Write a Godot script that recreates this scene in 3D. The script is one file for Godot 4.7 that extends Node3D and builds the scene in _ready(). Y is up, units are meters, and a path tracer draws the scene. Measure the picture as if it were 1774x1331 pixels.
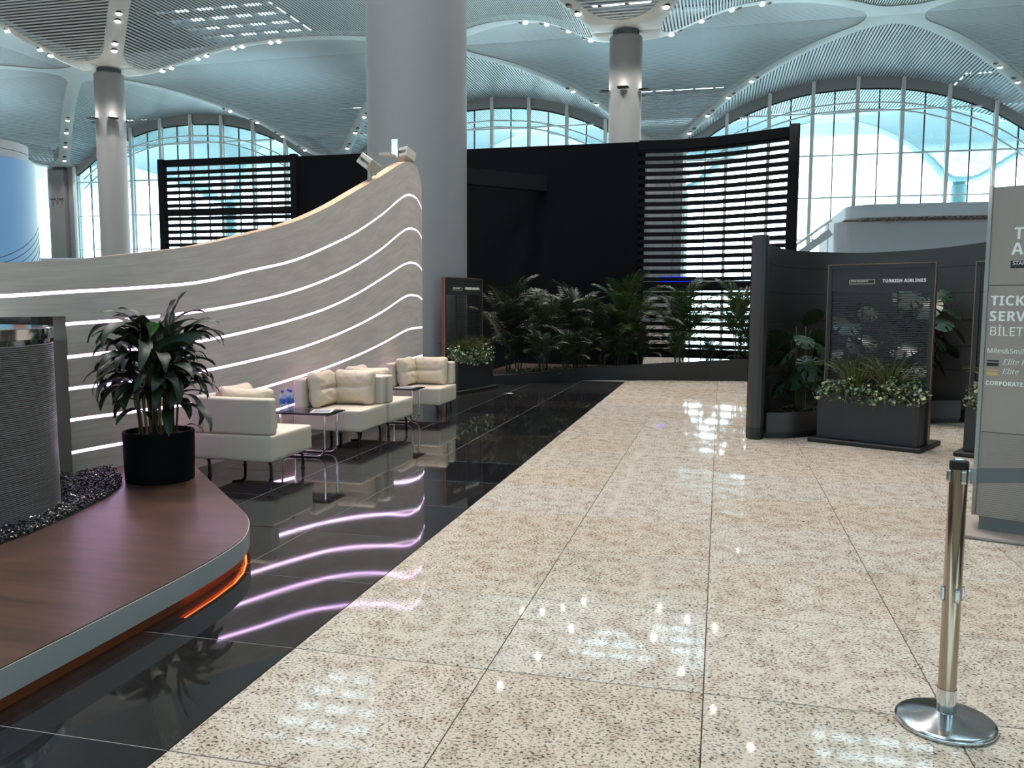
extends Node3D
# An airport hall: groin-vaulted slatted ceiling, glass end wall, a lounge in front, granite floor. Metres, y up.

const BAY := 33.15          # distance between columns
const COL_X := -5.44        # one line of columns
const COL_Z := -14.8        # nearest row of columns
const FACADE := -81.1       # glass end wall
const SPRING := 16.6        # height of the vaults at the columns
const RISE := 4.85
const RIM := 0.55           # half width of the smooth ribs
const ROUND := 2.7          # rounding of the slatted fields

var rng := RandomNumberGenerator.new()
var mats := {}


# ------------------------------------------------------------------ mesh building
class MB:
	var v := PackedVector3Array()
	var n := PackedVector3Array()
	var uv := PackedVector2Array()
	var col := PackedColorArray()
	var idx := PackedInt32Array()
	var tint := Color.WHITE
	var tinted := false

	func put(p: Vector3, nn: Vector3, t: Vector2) -> int:
		v.append(p)
		n.append(nn)
		uv.append(t)
		col.append(tint)
		return v.size() - 1

	# corners counter-clockwise seen from outside
	func quad(a: Vector3, b: Vector3, c: Vector3, d: Vector3, ua := Vector2.ZERO, ub := Vector2(1, 0), uc := Vector2.ONE, ud := Vector2(0, 1)) -> void:
		var nn := (b - a).cross(d - a)
		if nn.length_squared() < 1e-14:
			nn = (c - b).cross(d - c)
		nn = nn.normalized()
		var i := put(a, nn, ua)
		put(b, nn, ub)
		put(c, nn, uc)
		put(d, nn, ud)
		idx.append_array([i, i + 2, i + 1, i, i + 3, i + 2])

	func tri(a: Vector3, b: Vector3, c: Vector3, ua := Vector2.ZERO, ub := Vector2.ZERO, uc := Vector2.ZERO) -> void:
		var nn := (b - a).cross(c - a).normalized()
		var i := put(a, nn, ua)
		put(b, nn, ub)
		put(c, nn, uc)
		idx.append_array([i, i + 2, i + 1])

	func box(c: Vector3, s: Vector3, b := Basis.IDENTITY) -> void:
		var h := s / 2.0
		var p := []
		for k in 8:
			p.append(c + b * Vector3(h.x if k & 1 else -h.x, h.y if k & 2 else -h.y, h.z if k & 4 else -h.z))
		quad(p[4], p[5], p[7], p[6], Vector2(0, 0), Vector2(s.x, 0), Vector2(s.x, s.y), Vector2(0, s.y))
		quad(p[1], p[0], p[2], p[3], Vector2(0, 0), Vector2(s.x, 0), Vector2(s.x, s.y), Vector2(0, s.y))
		quad(p[5], p[1], p[3], p[7], Vector2(0, 0), Vector2(s.z, 0), Vector2(s.z, s.y), Vector2(0, s.y))
		quad(p[0], p[4], p[6], p[2], Vector2(0, 0), Vector2(s.z, 0), Vector2(s.z, s.y), Vector2(0, s.y))
		quad(p[6], p[7], p[3], p[2], Vector2(0, 0), Vector2(s.x, 0), Vector2(s.x, s.z), Vector2(0, s.z))
		quad(p[0], p[1], p[5], p[4], Vector2(0, 0), Vector2(s.x, 0), Vector2(s.x, s.z), Vector2(0, s.z))

	# rounded box: subdivided cube, the outer layer pushed out from an inner box
	func soft(c: Vector3, s: Vector3, r: float, k := 6, b := Basis.IDENTITY, shape: Variant = null) -> void:
		var h := s / 2.0
		var inner := (h - Vector3.ONE * r).max(Vector3.ONE * 0.0005)
		for f in 6:
			var ax := f / 2
			var sg := 1.0 if f % 2 == 0 else -1.0
			var u := Vector3.ZERO
			var w := Vector3.ZERO
			var d := Vector3.ZERO
			d[ax] = sg
			u[(ax + 1) % 3] = sg
			w[(ax + 2) % 3] = 1.0
			var m: int = k
			var first := v.size()
			for j in m + 1:
				for i in m + 1:
					# more rows near the rim
					var a := _ease(2.0 * i / m - 1.0, r / maxf(h[(ax + 1) % 3], 0.001))
					var e := _ease(2.0 * j / m - 1.0, r / maxf(h[(ax + 2) % 3], 0.001))
					var q := (d + u * a + w * e) * h
					var core := q.clamp(-inner, inner)
					var nn := (q - core)
					nn = nn.normalized() if nn.length() > 1e-6 else d
					q = core + nn * r
					if shape != null:
						q = shape.call(q, h)
					put(c + b * q, b * nn, Vector2((a + 1) * h[(ax + 1) % 3], (e + 1) * h[(ax + 2) % 3]))
			for j in m:
				for i in m:
					var o := first + j * (m + 1) + i
					idx.append_array([o, o + m + 2, o + 1, o, o + m + 1, o + m + 2])
			if shape != null:
				smooth(first, m + 1, m + 1)

	func _ease(t: float, rel: float) -> float:
		var e := clampf(1.0 - rel, 0.0, 0.98)
		if absf(t) < 0.5:
			return t * 2.0 * e
		return signf(t) * (e + (1.0 - e) * (absf(t) - 0.5) * 2.0)

	# normals of a grid of w x h points that starts at first (u along w)
	func smooth(first: int, w: int, h: int) -> void:
		for j in h:
			for i in w:
				var o := first + j * w + i
				var du := v[first + j * w + mini(i + 1, w - 1)] - v[first + j * w + maxi(i - 1, 0)]
				var dv := v[first + mini(j + 1, h - 1) * w + i] - v[first + maxi(j - 1, 0) * w + i]
				var nn := du.cross(dv)
				if nn.length_squared() > 1e-16:
					n[o] = nn.normalized()

	# smooth sheet through rows of points; outside is du x dv (u along a row, v from row to row)
	func sheet(rows: Array, us := PackedFloat32Array(), vs := PackedFloat32Array(), closed := false) -> void:
		var h := rows.size()
		var w: int = rows[0].size()
		var first := v.size()
		for j in h:
			for i in w:
				put(rows[j][i], Vector3.UP, Vector2(us[i] if us.size() else float(i) / (w - 1), vs[j] if vs.size() else float(j) / (h - 1)))
		smooth(first, w, h)
		# a row that shrinks to a point borrows its neighbour's normals
		for j in [0, h - 1]:
			if rows[j][0].distance_squared_to(rows[j][w - 1]) < 1e-12 and rows[j][0].distance_squared_to(rows[j][w / 2]) < 1e-12:
				for i in w:
					n[first + j * w + i] = n[first + (1 if j == 0 else h - 2) * w + i]
		if closed:
			for j in h:
				var o := first + j * w
				var du := v[o + 1] - v[o + w - 2]
				var jj := mini(j + 1, h - 1)
				var kk := maxi(j - 1, 0)
				var nn := du.cross(v[first + jj * w] - v[first + kk * w])
				if nn.length_squared() > 1e-16:
					n[o] = nn.normalized()
					n[o + w - 1] = n[o]
		for j in h - 1:
			for i in w - 1:
				var o := first + j * w + i
				idx.append_array([o, o + w + 1, o + 1, o, o + w, o + w + 1])

	# profile (radius, height) from bottom to top on the outside; sharp: a new ring for each segment
	func lathe(prof: Array, seg := 32, c := Vector3.ZERO, sharp := true) -> void:
		var ring := func(p: Vector2) -> PackedVector3Array:
			var out := PackedVector3Array()
			for i in seg + 1:
				var a := -TAU * i / seg
				out.append(c + Vector3(cos(a) * p.x, p.y, sin(a) * p.x))
			return out
		if sharp:
			for k in prof.size() - 1:
				sheet([ring.call(prof[k]), ring.call(prof[k + 1])], PackedFloat32Array(), PackedFloat32Array(), true)
		else:
			var rows := []
			for p in prof:
				rows.append(ring.call(p))
			sheet(rows, PackedFloat32Array(), PackedFloat32Array(), true)

	func tube(path: Array, r: Variant, seg := 8, caps := true) -> void:
		var rows := []
		var up := Vector3.UP
		var m := path.size()
		for k in m:
			var t: Vector3 = (path[mini(k + 1, m - 1)] - path[maxi(k - 1, 0)]).normalized()
			if k == 0:
				up = Vector3.UP if absf(t.y) < 0.9 else Vector3.RIGHT
			var side := t.cross(up).normalized()
			up = side.cross(t).normalized()
			var rad: float = r[k] if r is Array else r
			var row := PackedVector3Array()
			for i in seg + 1:
				var a := TAU * i / seg
				row.append(path[k] + (side * cos(a) + up * sin(a)) * rad)
			rows.append(row)
		sheet(rows, PackedFloat32Array(), PackedFloat32Array(), true)
		# the sheet's outside: fix by checking one normal
		var mid := v.size() - m * (seg + 1)
		if n[mid].dot(v[mid] - path[0]) < 0.0:
			for k in range(mid, v.size()):
				n[k] = -n[k]
			var e := idx.size() - (m - 1) * seg * 6
			for k in range(e, idx.size(), 3):
				var z := idx[k + 1]
				idx[k + 1] = idx[k + 2]
				idx[k + 2] = z
		if caps:
			for e in [0, m - 1]:
				var t: Vector3 = (path[0] - path[1]) if e == 0 else (path[m - 1] - path[m - 2])
				for i in seg:
					var p: Vector3 = rows[e][i]
					var q: Vector3 = rows[e][i + 1]
					if (p - path[e]).cross(q - path[e]).dot(t) < 0.0:
						tri(path[e], q, p)
					else:
						tri(path[e], p, q)

	# outline in plan (x, z), any direction, from y0 to y1
	func prism(poly: PackedVector2Array, y0: float, y1: float, uvk := 1.0, lid := true) -> void:
		var p := poly
		var area := 0.0
		for i in p.size():
			area += p[i].cross(p[(i + 1) % p.size()])
		if area < 0.0:
			p = p.duplicate()
			p.reverse()
		var m := p.size()
		var run := 0.0
		for i in m:
			var a := p[i]
			var b := p[(i + 1) % m]
			var l := a.distance_to(b)
			quad(Vector3(b.x, y0, b.y), Vector3(a.x, y0, a.y), Vector3(a.x, y1, a.y), Vector3(b.x, y1, b.y), Vector2(run + l, y0) * uvk, Vector2(run, y0) * uvk, Vector2(run, y1) * uvk, Vector2(run + l, y1) * uvk)
			run += l
		if lid:
			var t := Geometry2D.triangulate_polygon(p)
			for k in range(0, t.size(), 3):
				var a := p[t[k]]
				var b := p[t[k + 1]]
				var c := p[t[k + 2]]
				if (b - a).cross(c - a) > 0.0:
					var z := b
					b = c
					c = z
				tri(Vector3(a.x, y1, a.y), Vector3(b.x, y1, b.y), Vector3(c.x, y1, c.y), a * uvk, b * uvk, c * uvk)
				tri(Vector3(a.x, y0, a.y), Vector3(c.x, y0, c.y), Vector3(b.x, y0, b.y), a * uvk, c * uvk, b * uvk)

	func mesh(m: Material = null) -> ArrayMesh:
		var a := []
		a.resize(Mesh.ARRAY_MAX)
		a[Mesh.ARRAY_VERTEX] = v
		a[Mesh.ARRAY_NORMAL] = n
		a[Mesh.ARRAY_TEX_UV] = uv
		if tinted:
			a[Mesh.ARRAY_COLOR] = col
		a[Mesh.ARRAY_INDEX] = idx
		var out := ArrayMesh.new()
		out.add_surface_from_arrays(Mesh.PRIMITIVE_TRIANGLES, a)
		if m:
			out.surface_set_material(0, m)
		return out


# ------------------------------------------------------------------ scene helpers
func thing(called: String, label: String, category: String, at := Vector3.ZERO, turn := 0.0, group := "", kind := "") -> Node3D:
	var o := Node3D.new()
	o.name = called
	add_child(o, true)
	o.position = at
	o.rotation.y = turn
	tag(o, label, category, group, kind)
	return o


func tag(o: Node, label: String, category := "", group := "", kind := "") -> void:
	if label:
		o.set_meta("label", label)
	if category:
		o.set_meta("category", category)
	if group:
		o.set_meta("group", group)
	if kind:
		o.set_meta("kind", kind)


func put(called: String, mesh: Mesh, parent: Node3D, m: Material = null, at := Transform3D.IDENTITY, label := "") -> MeshInstance3D:
	var o := MeshInstance3D.new()
	o.name = called
	o.mesh = mesh
	if m:
		o.material_override = m
	o.transform = at
	o.cast_shadow = GeometryInstance3D.SHADOW_CASTING_SETTING_ON
	if label:
		o.set_meta("label", label)
	parent.add_child(o, true)
	return o


func mat(called: String, c: Color, rough := 0.5, metal := 0.0, spec := 0.5) -> StandardMaterial3D:
	var m := StandardMaterial3D.new()
	m.resource_name = called
	m.albedo_color = c
	m.roughness = rough
	m.metallic = metal
	m.metallic_specular = spec
	mats[called] = m
	return m


func glow(called: String, c: Color, e: float) -> StandardMaterial3D:
	var m := mat(called, Color(0.02, 0.02, 0.02), 0.6)
	m.emission_enabled = true
	m.emission = c
	m.emission_energy_multiplier = e
	return m


func at(x: float, y: float, z: float, turn := 0.0) -> Transform3D:
	return Transform3D(Basis(Vector3.UP, turn), Vector3(x, y, z))


func noise(freq: float, sd: int, oct := 3) -> FastNoiseLite:
	var f := FastNoiseLite.new()
	f.seed = sd
	f.noise_type = FastNoiseLite.TYPE_SIMPLEX_SMOOTH
	f.frequency = freq
	f.fractal_octaves = oct
	return f


func lut(xs: Array, ys: Array, x: float) -> float:
	# xs rising; smooth (cubic Hermite) between the given points
	var m := xs.size()
	if x <= xs[0]:
		return ys[0] + (x - xs[0]) * (ys[1] - ys[0]) / (xs[1] - xs[0])
	if x >= xs[m - 1]:
		return ys[m - 1]
	var k := 0
	while x > xs[k + 1]:
		k += 1
	var slope := func(i: int) -> float:
		if i == 0:
			return (ys[1] - ys[0]) / (xs[1] - xs[0])
		if i == m - 1:
			return (ys[m - 1] - ys[m - 2]) / (xs[m - 1] - xs[m - 2])
		return (ys[i + 1] - ys[i - 1]) / (xs[i + 1] - xs[i - 1])
	var d: float = xs[k + 1] - xs[k]
	var t: float = (x - xs[k]) / d
	var m0: float = slope.call(k) * d
	var m1: float = slope.call(k + 1) * d
	var t2 := t * t
	var t3 := t2 * t
	return (2 * t3 - 3 * t2 + 1) * ys[k] + (t3 - 2 * t2 + t) * m0 + (-2 * t3 + 3 * t2) * ys[k + 1] + (t3 - t2) * m1


func text(called: String, words: String, size: float, parent: Node3D, m: Material, tr: Transform3D, weight := 400, left := true, font := "Droid Sans") -> MeshInstance3D:
	var f := SystemFont.new()
	f.font_names = PackedStringArray([font])
	f.font_weight = weight
	var t := TextMesh.new()
	t.font = f
	t.text = words
	t.font_size = 64
	t.pixel_size = size / 46.0   # size: height of a capital
	t.depth = 0.004
	t.curve_step = 1.0
	t.horizontal_alignment = HORIZONTAL_ALIGNMENT_LEFT if left else HORIZONTAL_ALIGNMENT_CENTER
	t.vertical_alignment = VERTICAL_ALIGNMENT_BOTTOM
	return put(called, t, parent, m, tr)


func arc(c: Vector2, r: float, a0: float, a1: float, k: int) -> PackedVector2Array:
	var out := PackedVector2Array()
	for i in k + 1:
		var a := deg_to_rad(lerpf(a0, a1, float(i) / k))
		out.append(c + Vector2(cos(a), sin(a)) * r)
	return out


func spline(pts: Array, k := 6) -> Array:
	var out := []
	var m := pts.size()
	for i in m - 1:
		for j in k:
			var t := float(j) / k
			out.append(pts[i].cubic_interpolate(pts[i + 1], pts[maxi(i - 1, 0)], pts[mini(i + 2, m - 1)], t))
	out.append(pts[m - 1])
	return out


# ------------------------------------------------------------------ light, camera, materials
func _ready() -> void:
	rng.seed = 20
	set_camera_and_light()
	make_materials()
	make_floor()
	make_ceiling()
	make_pillars()
	make_end_wall()
	make_shell()
	make_lamps()
	make_lounge()
	make_swoosh_wall()
	make_platform()
	make_seating()
	make_partition()
	make_kiosks()
	make_sign_pylon()
	make_stanchions()
	make_background()
	make_plants()


func set_camera_and_light() -> void:
	var cam := Camera3D.new()
	cam.name = "camera"
	add_child(cam)
	cam.position = Vector3(0, 1.55, 0)
	var right := Vector3(0.97083667, 0.00358593, -0.23971503)
	var up := Vector3(-0.02620162, 0.99548564, -0.09122394)
	cam.basis = Basis(right, up, right.cross(up)).orthonormalized()
	cam.fov = 49.02
	cam.keep_aspect = Camera3D.KEEP_HEIGHT
	cam.near = 0.05
	cam.far = 400.0
	cam.current = true
	var env := Environment.new()
	env.background_mode = Environment.BG_COLOR
	env.background_color = Color(0.80, 0.95, 1.0)      # bright overcast
	env.background_energy_multiplier = 8.0
	env.tonemap_mode = Environment.TONE_MAPPER_LINEAR
	env.tonemap_exposure = 1.7
	env.sdfgi_enabled = true
	env.ssao_enabled = true
	env.ssil_enabled = true
	var we := WorldEnvironment.new()
	we.name = "environment"
	we.environment = env
	add_child(we)


const LAMP_ENERGY := 37.0
const LAMP_COLOR := Color(1.0, 0.965, 0.935)


func picture(w: int, h: int, f: Callable) -> ImageTexture:
	var d := PackedByteArray()
	d.resize(w * h * 3)
	var k := 0
	for y in h:
		for x in w:
			var c: Color = f.call(x, y)
			d[k] = c.r8
			d[k + 1] = c.g8
			d[k + 2] = c.b8
			k += 3
	var im := Image.create_from_data(w, h, false, Image.FORMAT_RGB8, d)
	return ImageTexture.create_from_image(im)


func grey(w: int, h: int, f: FastNoiseLite) -> PackedByteArray:
	var im := f.get_seamless_image(w, h)
	im.convert(Image.FORMAT_L8)
	return im.get_data()


func make_materials() -> void:
	# light granite: cream ground, grey and brown flecks drawn out one way
	var size := 1024
	var f1 := noise(0.075, 3, 5)
	f1.domain_warp_enabled = true
	f1.domain_warp_amplitude = 16.0
	f1.domain_warp_frequency = 0.03
	var fleck := f1.get_seamless_image(size, size * 4 / 3)
	fleck.resize(size, size, Image.INTERPOLATE_LANCZOS)
	fleck.convert(Image.FORMAT_L8)
	var a := fleck.get_data()
	var b := grey(size, size, noise(0.010, 8, 4))
	var c := grey(size, size, noise(0.16, 11, 2))
	var f4 := noise(0.10, 5, 3)
	f4.domain_warp_enabled = true
	f4.domain_warp_amplitude = 10.0
	f4.domain_warp_frequency = 0.05
	var d := grey(size, size, f4)
	var light := picture(size, size, func(x: int, y: int) -> Color:
		var k := y * size + x
		var s := a[k] / 255.0
		var t := b[k] / 255.0
		var g := c[k] / 255.0
		var e := d[k] / 255.0
		var base := Color(0.82, 0.785, 0.74).lerp(Color(0.745, 0.69, 0.635), clampf((t - 0.42) * 2.4, 0, 1))
		base = base.lerp(Color(0.63, 0.595, 0.55), clampf((s - 0.47) * 5.0, 0, 1) * 0.50)
		var dark := s + 0.10 * (g - 0.5) + 0.30 * (e - 0.5) + 0.14 * (t - 0.5)
		base = base.lerp(Color(0.45, 0.42, 0.38), clampf((dark - 0.62) * 12.0, 0, 1) * 0.62)
		base = base.lerp(Color(0.22, 0.205, 0.19), clampf((dark - 0.70) * 12.0, 0, 1) * 0.9)
		base = base.lerp(Color(0.50, 0.46, 0.41), clampf((e - 0.70) * 9.0, 0, 1) * 0.7)
		var j := 0.95 + 0.10 * g
		return Color(base.r * j, base.g * j, base.b * j))
	for k in 4:
		var m := mat("light granite %d" % k, [Color(1, 1, 1), Color(0.985, 0.965, 0.94), Color(1.0, 0.985, 0.97), Color(0.975, 0.97, 0.955)][k], 0.04, 0.0, 0.5)
		m.albedo_texture = light
	var dark := picture(512, 512, func(x: int, y: int) -> Color:
		var k := (y * 2) * size + x * 2
		var e := c[k] / 255.0
		var t := b[k] / 255.0
		var l := 0.105 + 0.05 * (t - 0.5) + clampf((e - 0.68) * 1.2, 0, 0.16)
		return Color(l, l, l * 1.04))
	for k in 3:
		var m := mat("dark granite %d" % k, [Color(1, 1, 1), Color(0.85, 0.86, 0.9), Color(1.1, 1.08, 1.05)][k], 0.035, 0.0, 0.5)
		m.albedo_texture = dark
	mat("grout dark", Color(0.16, 0.15, 0.14), 0.9)
	mat("grout pale", Color(0.48, 0.48, 0.48), 0.7)
	# wood veneers: grain along u
	var gr := FastNoiseLite.new()
	gr.seed = 4
	gr.frequency = 0.012
	gr.fractal_octaves = 4
	var grain := gr.get_seamless_image(256, 1024)
	grain.resize(1024, 512, Image.INTERPOLATE_CUBIC)
	var fine := noise(0.05, 9, 3).get_seamless_image(64, 1024)
	fine.resize(1024, 512, Image.INTERPOLATE_CUBIC)
	grain.convert(Image.FORMAT_L8)
	fine.convert(Image.FORMAT_L8)
	var ga := grain.get_data()
	var gb := fine.get_data()
	var veneer := picture(1024, 512, func(x: int, y: int) -> Color:
		var k := y * 1024 + x
		var t := ga[k] / 255.0 * 0.6 + gb[k] / 255.0 * 0.4
		return Color(0.70, 0.66, 0.635).lerp(Color(0.785, 0.75, 0.725), clampf(t * 1.5 - 0.25, 0, 1)))
	var m := mat("grey oak veneer", Color.WHITE, 0.55)
	m.albedo_texture = veneer
	m = mat("brown deck", Color.WHITE, 0.30)
	m.albedo_texture = picture(1024, 512, func(x: int, y: int) -> Color:
		var k := y * 1024 + x
		var t := ga[k] / 255.0 * 0.5 + gb[k] / 255.0 * 0.5
		return Color(0.255, 0.18, 0.15).lerp(Color(0.36, 0.26, 0.22), clampf(t * 1.4 - 0.2, 0, 1)))
	m = mat("jamb shaded", Color(0.47, 0.44, 0.42), 0.6)  # veneer jamb with its shade painted in as a darker tone
	m = mat("plywood edge", Color(0.80, 0.66, 0.53), 0.6)
	mat("plywood line", Color(0.40, 0.27, 0.19), 0.7)
	glow("led strip lamp", Color(0.91, 0.74, 1.0), 5.5)
	# hall
	mat("slat white", Color(0.59, 0.635, 0.66), 0.40)
	mat("rib white", Color(0.60, 0.635, 0.65), 0.45)
	mat("deck dark", Color(0.22, 0.23, 0.25), 0.9)
	mat("plaster pillar", Color(0.485, 0.492, 0.50), 0.5)
	mat("pillar neck", Color(0.34, 0.36, 0.38), 0.6)
	mat("valance grey", Color(0.52, 0.54, 0.56), 0.6)
	mat("mullion white", Color(0.80, 0.83, 0.84), 0.45)
	mat("mullion dark", Color(0.10, 0.11, 0.12), 0.5)
	mat("shell grey", Color(0.55, 0.56, 0.57), 0.8)
	mat("apron concrete", Color(0.78, 0.78, 0.77), 0.95)
	var pane := mat("tinted pane", Color(0.35, 0.75, 0.78, 0.16), 0.02)
	pane.transparency = BaseMaterial3D.TRANSPARENCY_ALPHA
	pane.backlight_enabled = true
	pane.backlight = Color(0.12, 0.38, 0.40)
	var sky := mat("rooflight pane", Color(0.9, 0.95, 1.0, 0.06), 0.03)
	sky.transparency = BaseMaterial3D.TRANSPARENCY_ALPHA
	mat("lamp housing", Color(0.04, 0.04, 0.04), 0.6)
	glow("lamp lens", LAMP_COLOR, 18.0)
	mat("lamp lens off", Color(0.5, 0.5, 0.5), 0.2)
	# furniture and fittings
	mat("black panel", Color(0.045, 0.05, 0.065), 0.8, 0.0, 0.15)
	mat("black slat", Color(0.045, 0.05, 0.065), 0.7, 0.0, 0.2)
	mat("beam black", Color(0.075, 0.08, 0.09), 0.7, 0.0, 0.2)
	mat("kerb black", Color(0.048, 0.05, 0.058), 0.55)
	mat("charcoal", Color(0.195, 0.184, 0.184), 0.45)
	mat("charcoal skirting", Color(0.04, 0.04, 0.045), 0.5)
	mat("planter charcoal", Color(0.13, 0.13, 0.138), 0.5)
	mat("pot black", Color(0.05, 0.052, 0.058), 0.75, 0.0, 0.2)
	mat("soil", Color(0.13, 0.085, 0.06), 1.0)
	mat("bark", Color(0.17, 0.105, 0.075), 1.0)
	mat("stone chip", Color(0.14, 0.14, 0.145), 0.22, 0.0, 0.8)
	mat("rib metal", Color(0.50, 0.50, 0.50), 0.42, 0.35)
	mat("podium groove", Color(0.10, 0.10, 0.10), 0.6)
	mat("chrome", Color(0.86, 0.87, 0.88), 0.10, 1.0)
	mat("brushed steel", Color(0.80, 0.81, 0.82), 0.17, 1.0)
	mat("post steel", Color(0.67, 0.62, 0.55), 0.13, 1.0)
	mat("edge grey", Color(0.62, 0.625, 0.625), 0.5)
	mat("copper", Color(0.70, 0.38, 0.24), 0.30, 0.6)
	mat("copper trim", Color(0.50, 0.40, 0.33), 0.4, 0.5)
	mat("copper side", Color(0.42, 0.26, 0.20), 0.45, 0.5)
	var le := mat("cream leather", Color(0.80, 0.745, 0.675), 0.50)
	le.normal_enabled = true
	var nt := NoiseTexture2D.new()
	nt.width = 256
	nt.height = 256
	nt.seamless = true
	nt.as_normal_map = true
	nt.bump_strength = 1.2
	nt.noise = noise(0.05, 21, 3)
	le.normal_texture = nt
	le.uv1_scale = Vector3(6, 6, 6)
	le.normal_scale = 0.25
	var cu := mat("cushion leather", Color(0.80, 0.73, 0.64), 0.52)
	cu.normal_enabled = true
	cu.normal_texture = nt
	cu.uv1_scale = Vector3(5, 5, 5)
	cu.normal_scale = 0.35
	mat("black tube", Color(0.02, 0.02, 0.022), 0.35)
	mat("black glass", Color(0.015, 0.015, 0.017), 0.06)
	mat("paper", Color(0.85, 0.83, 0.80), 0.5)
	mat("paper print", Color(0.45, 0.47, 0.52), 0.5)
	var wa := mat("bottle", Color(0.55, 0.75, 0.92, 0.35), 0.08)
	wa.transparency = BaseMaterial3D.TRANSPARENCY_ALPHA
	mat("bottle label", Color(0.20, 0.42, 0.75), 0.45)
	mat("bottle cap", Color(0.10, 0.30, 0.72), 0.4)
	mat("camera white", Color(0.72, 0.70, 0.66), 0.5)
	mat("pylon grey", Color(0.60, 0.55, 0.525), 0.50)
	mat("pylon edge", Color(0.57, 0.57, 0.565), 0.45)
	mat("letter white", Color(0.92, 0.92, 0.90), 0.5)
	mat("letter cream", Color(0.82, 0.80, 0.74), 0.5)
	mat("badge black", Color(0.015, 0.015, 0.015), 0.4)
	mat("badge gold", Color(0.80, 0.66, 0.42), 0.4)
	mat("belt grey", Color(0.42, 0.42, 0.41), 0.75)
	mat("plastic black", Color(0.02, 0.02, 0.02), 0.35)
	mat("pavilion white", Color(0.66, 0.68, 0.71), 0.6)
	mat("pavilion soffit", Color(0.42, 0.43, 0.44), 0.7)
	glow("blue sign light", Color(0.03, 0.12, 1.0), 1.0)
	glow("pale panel light", Color(0.45, 0.75, 0.85), 0.6)
	# plants
	var leafy := func(called: String, c: Color, back: Color, rough: float) -> void:
		var lm := mat(called, c, rough)
		lm.cull_mode = BaseMaterial3D.CULL_DISABLED
		lm.backlight_enabled = true
		lm.backlight = back
	leafy.call("leaf dark", Color(0.10, 0.155, 0.095), Color(0.04, 0.07, 0.03), 0.5)
	leafy.call("leaf bright", Color(0.16, 0.36, 0.09), Color(0.12, 0.22, 0.04), 0.35)
	leafy.call("leaf grey", Color(0.15, 0.21, 0.155), Color(0.04, 0.07, 0.03), 0.5)
	leafy.call("leaf dry", Color(0.42, 0.30, 0.20), Color(0.1, 0.07, 0.04), 0.7)
	leafy.call("palm green", Color(0.085, 0.165, 0.055), Color(0.08, 0.14, 0.03), 0.45)
	leafy.call("palm deep", Color(0.06, 0.115, 0.052), Color(0.05, 0.09, 0.03), 0.45)
	leafy.call("palm pale", Color(0.145, 0.205, 0.12), Color(0.07, 0.10, 0.04), 0.45)
	leafy.call("monstera", Color(0.14, 0.215, 0.15), Color(0.05, 0.09, 0.04), 0.3)
	leafy.call("grass tuft", Color(0.27, 0.29, 0.12), Color(0.10, 0.11, 0.03), 0.5)
	leafy.call("foliage", Color.WHITE, Color(0.10, 0.12, 0.05), 0.45)
	mats["foliage"].vertex_color_use_as_albedo = true
	mat("cane", Color(0.46, 0.36, 0.21), 0.7)
	mat("stem green", Color(0.15, 0.20, 0.09), 0.6)
	# people
	mat("suit navy", Color(0.035, 0.04, 0.06), 0.8)
	mat("skin", Color(0.72, 0.50, 0.40), 0.55)
	mat("hair brown", Color(0.09, 0.06, 0.045), 0.5)
	mat("shirt white", Color(0.85, 0.85, 0.86), 0.7)


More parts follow.
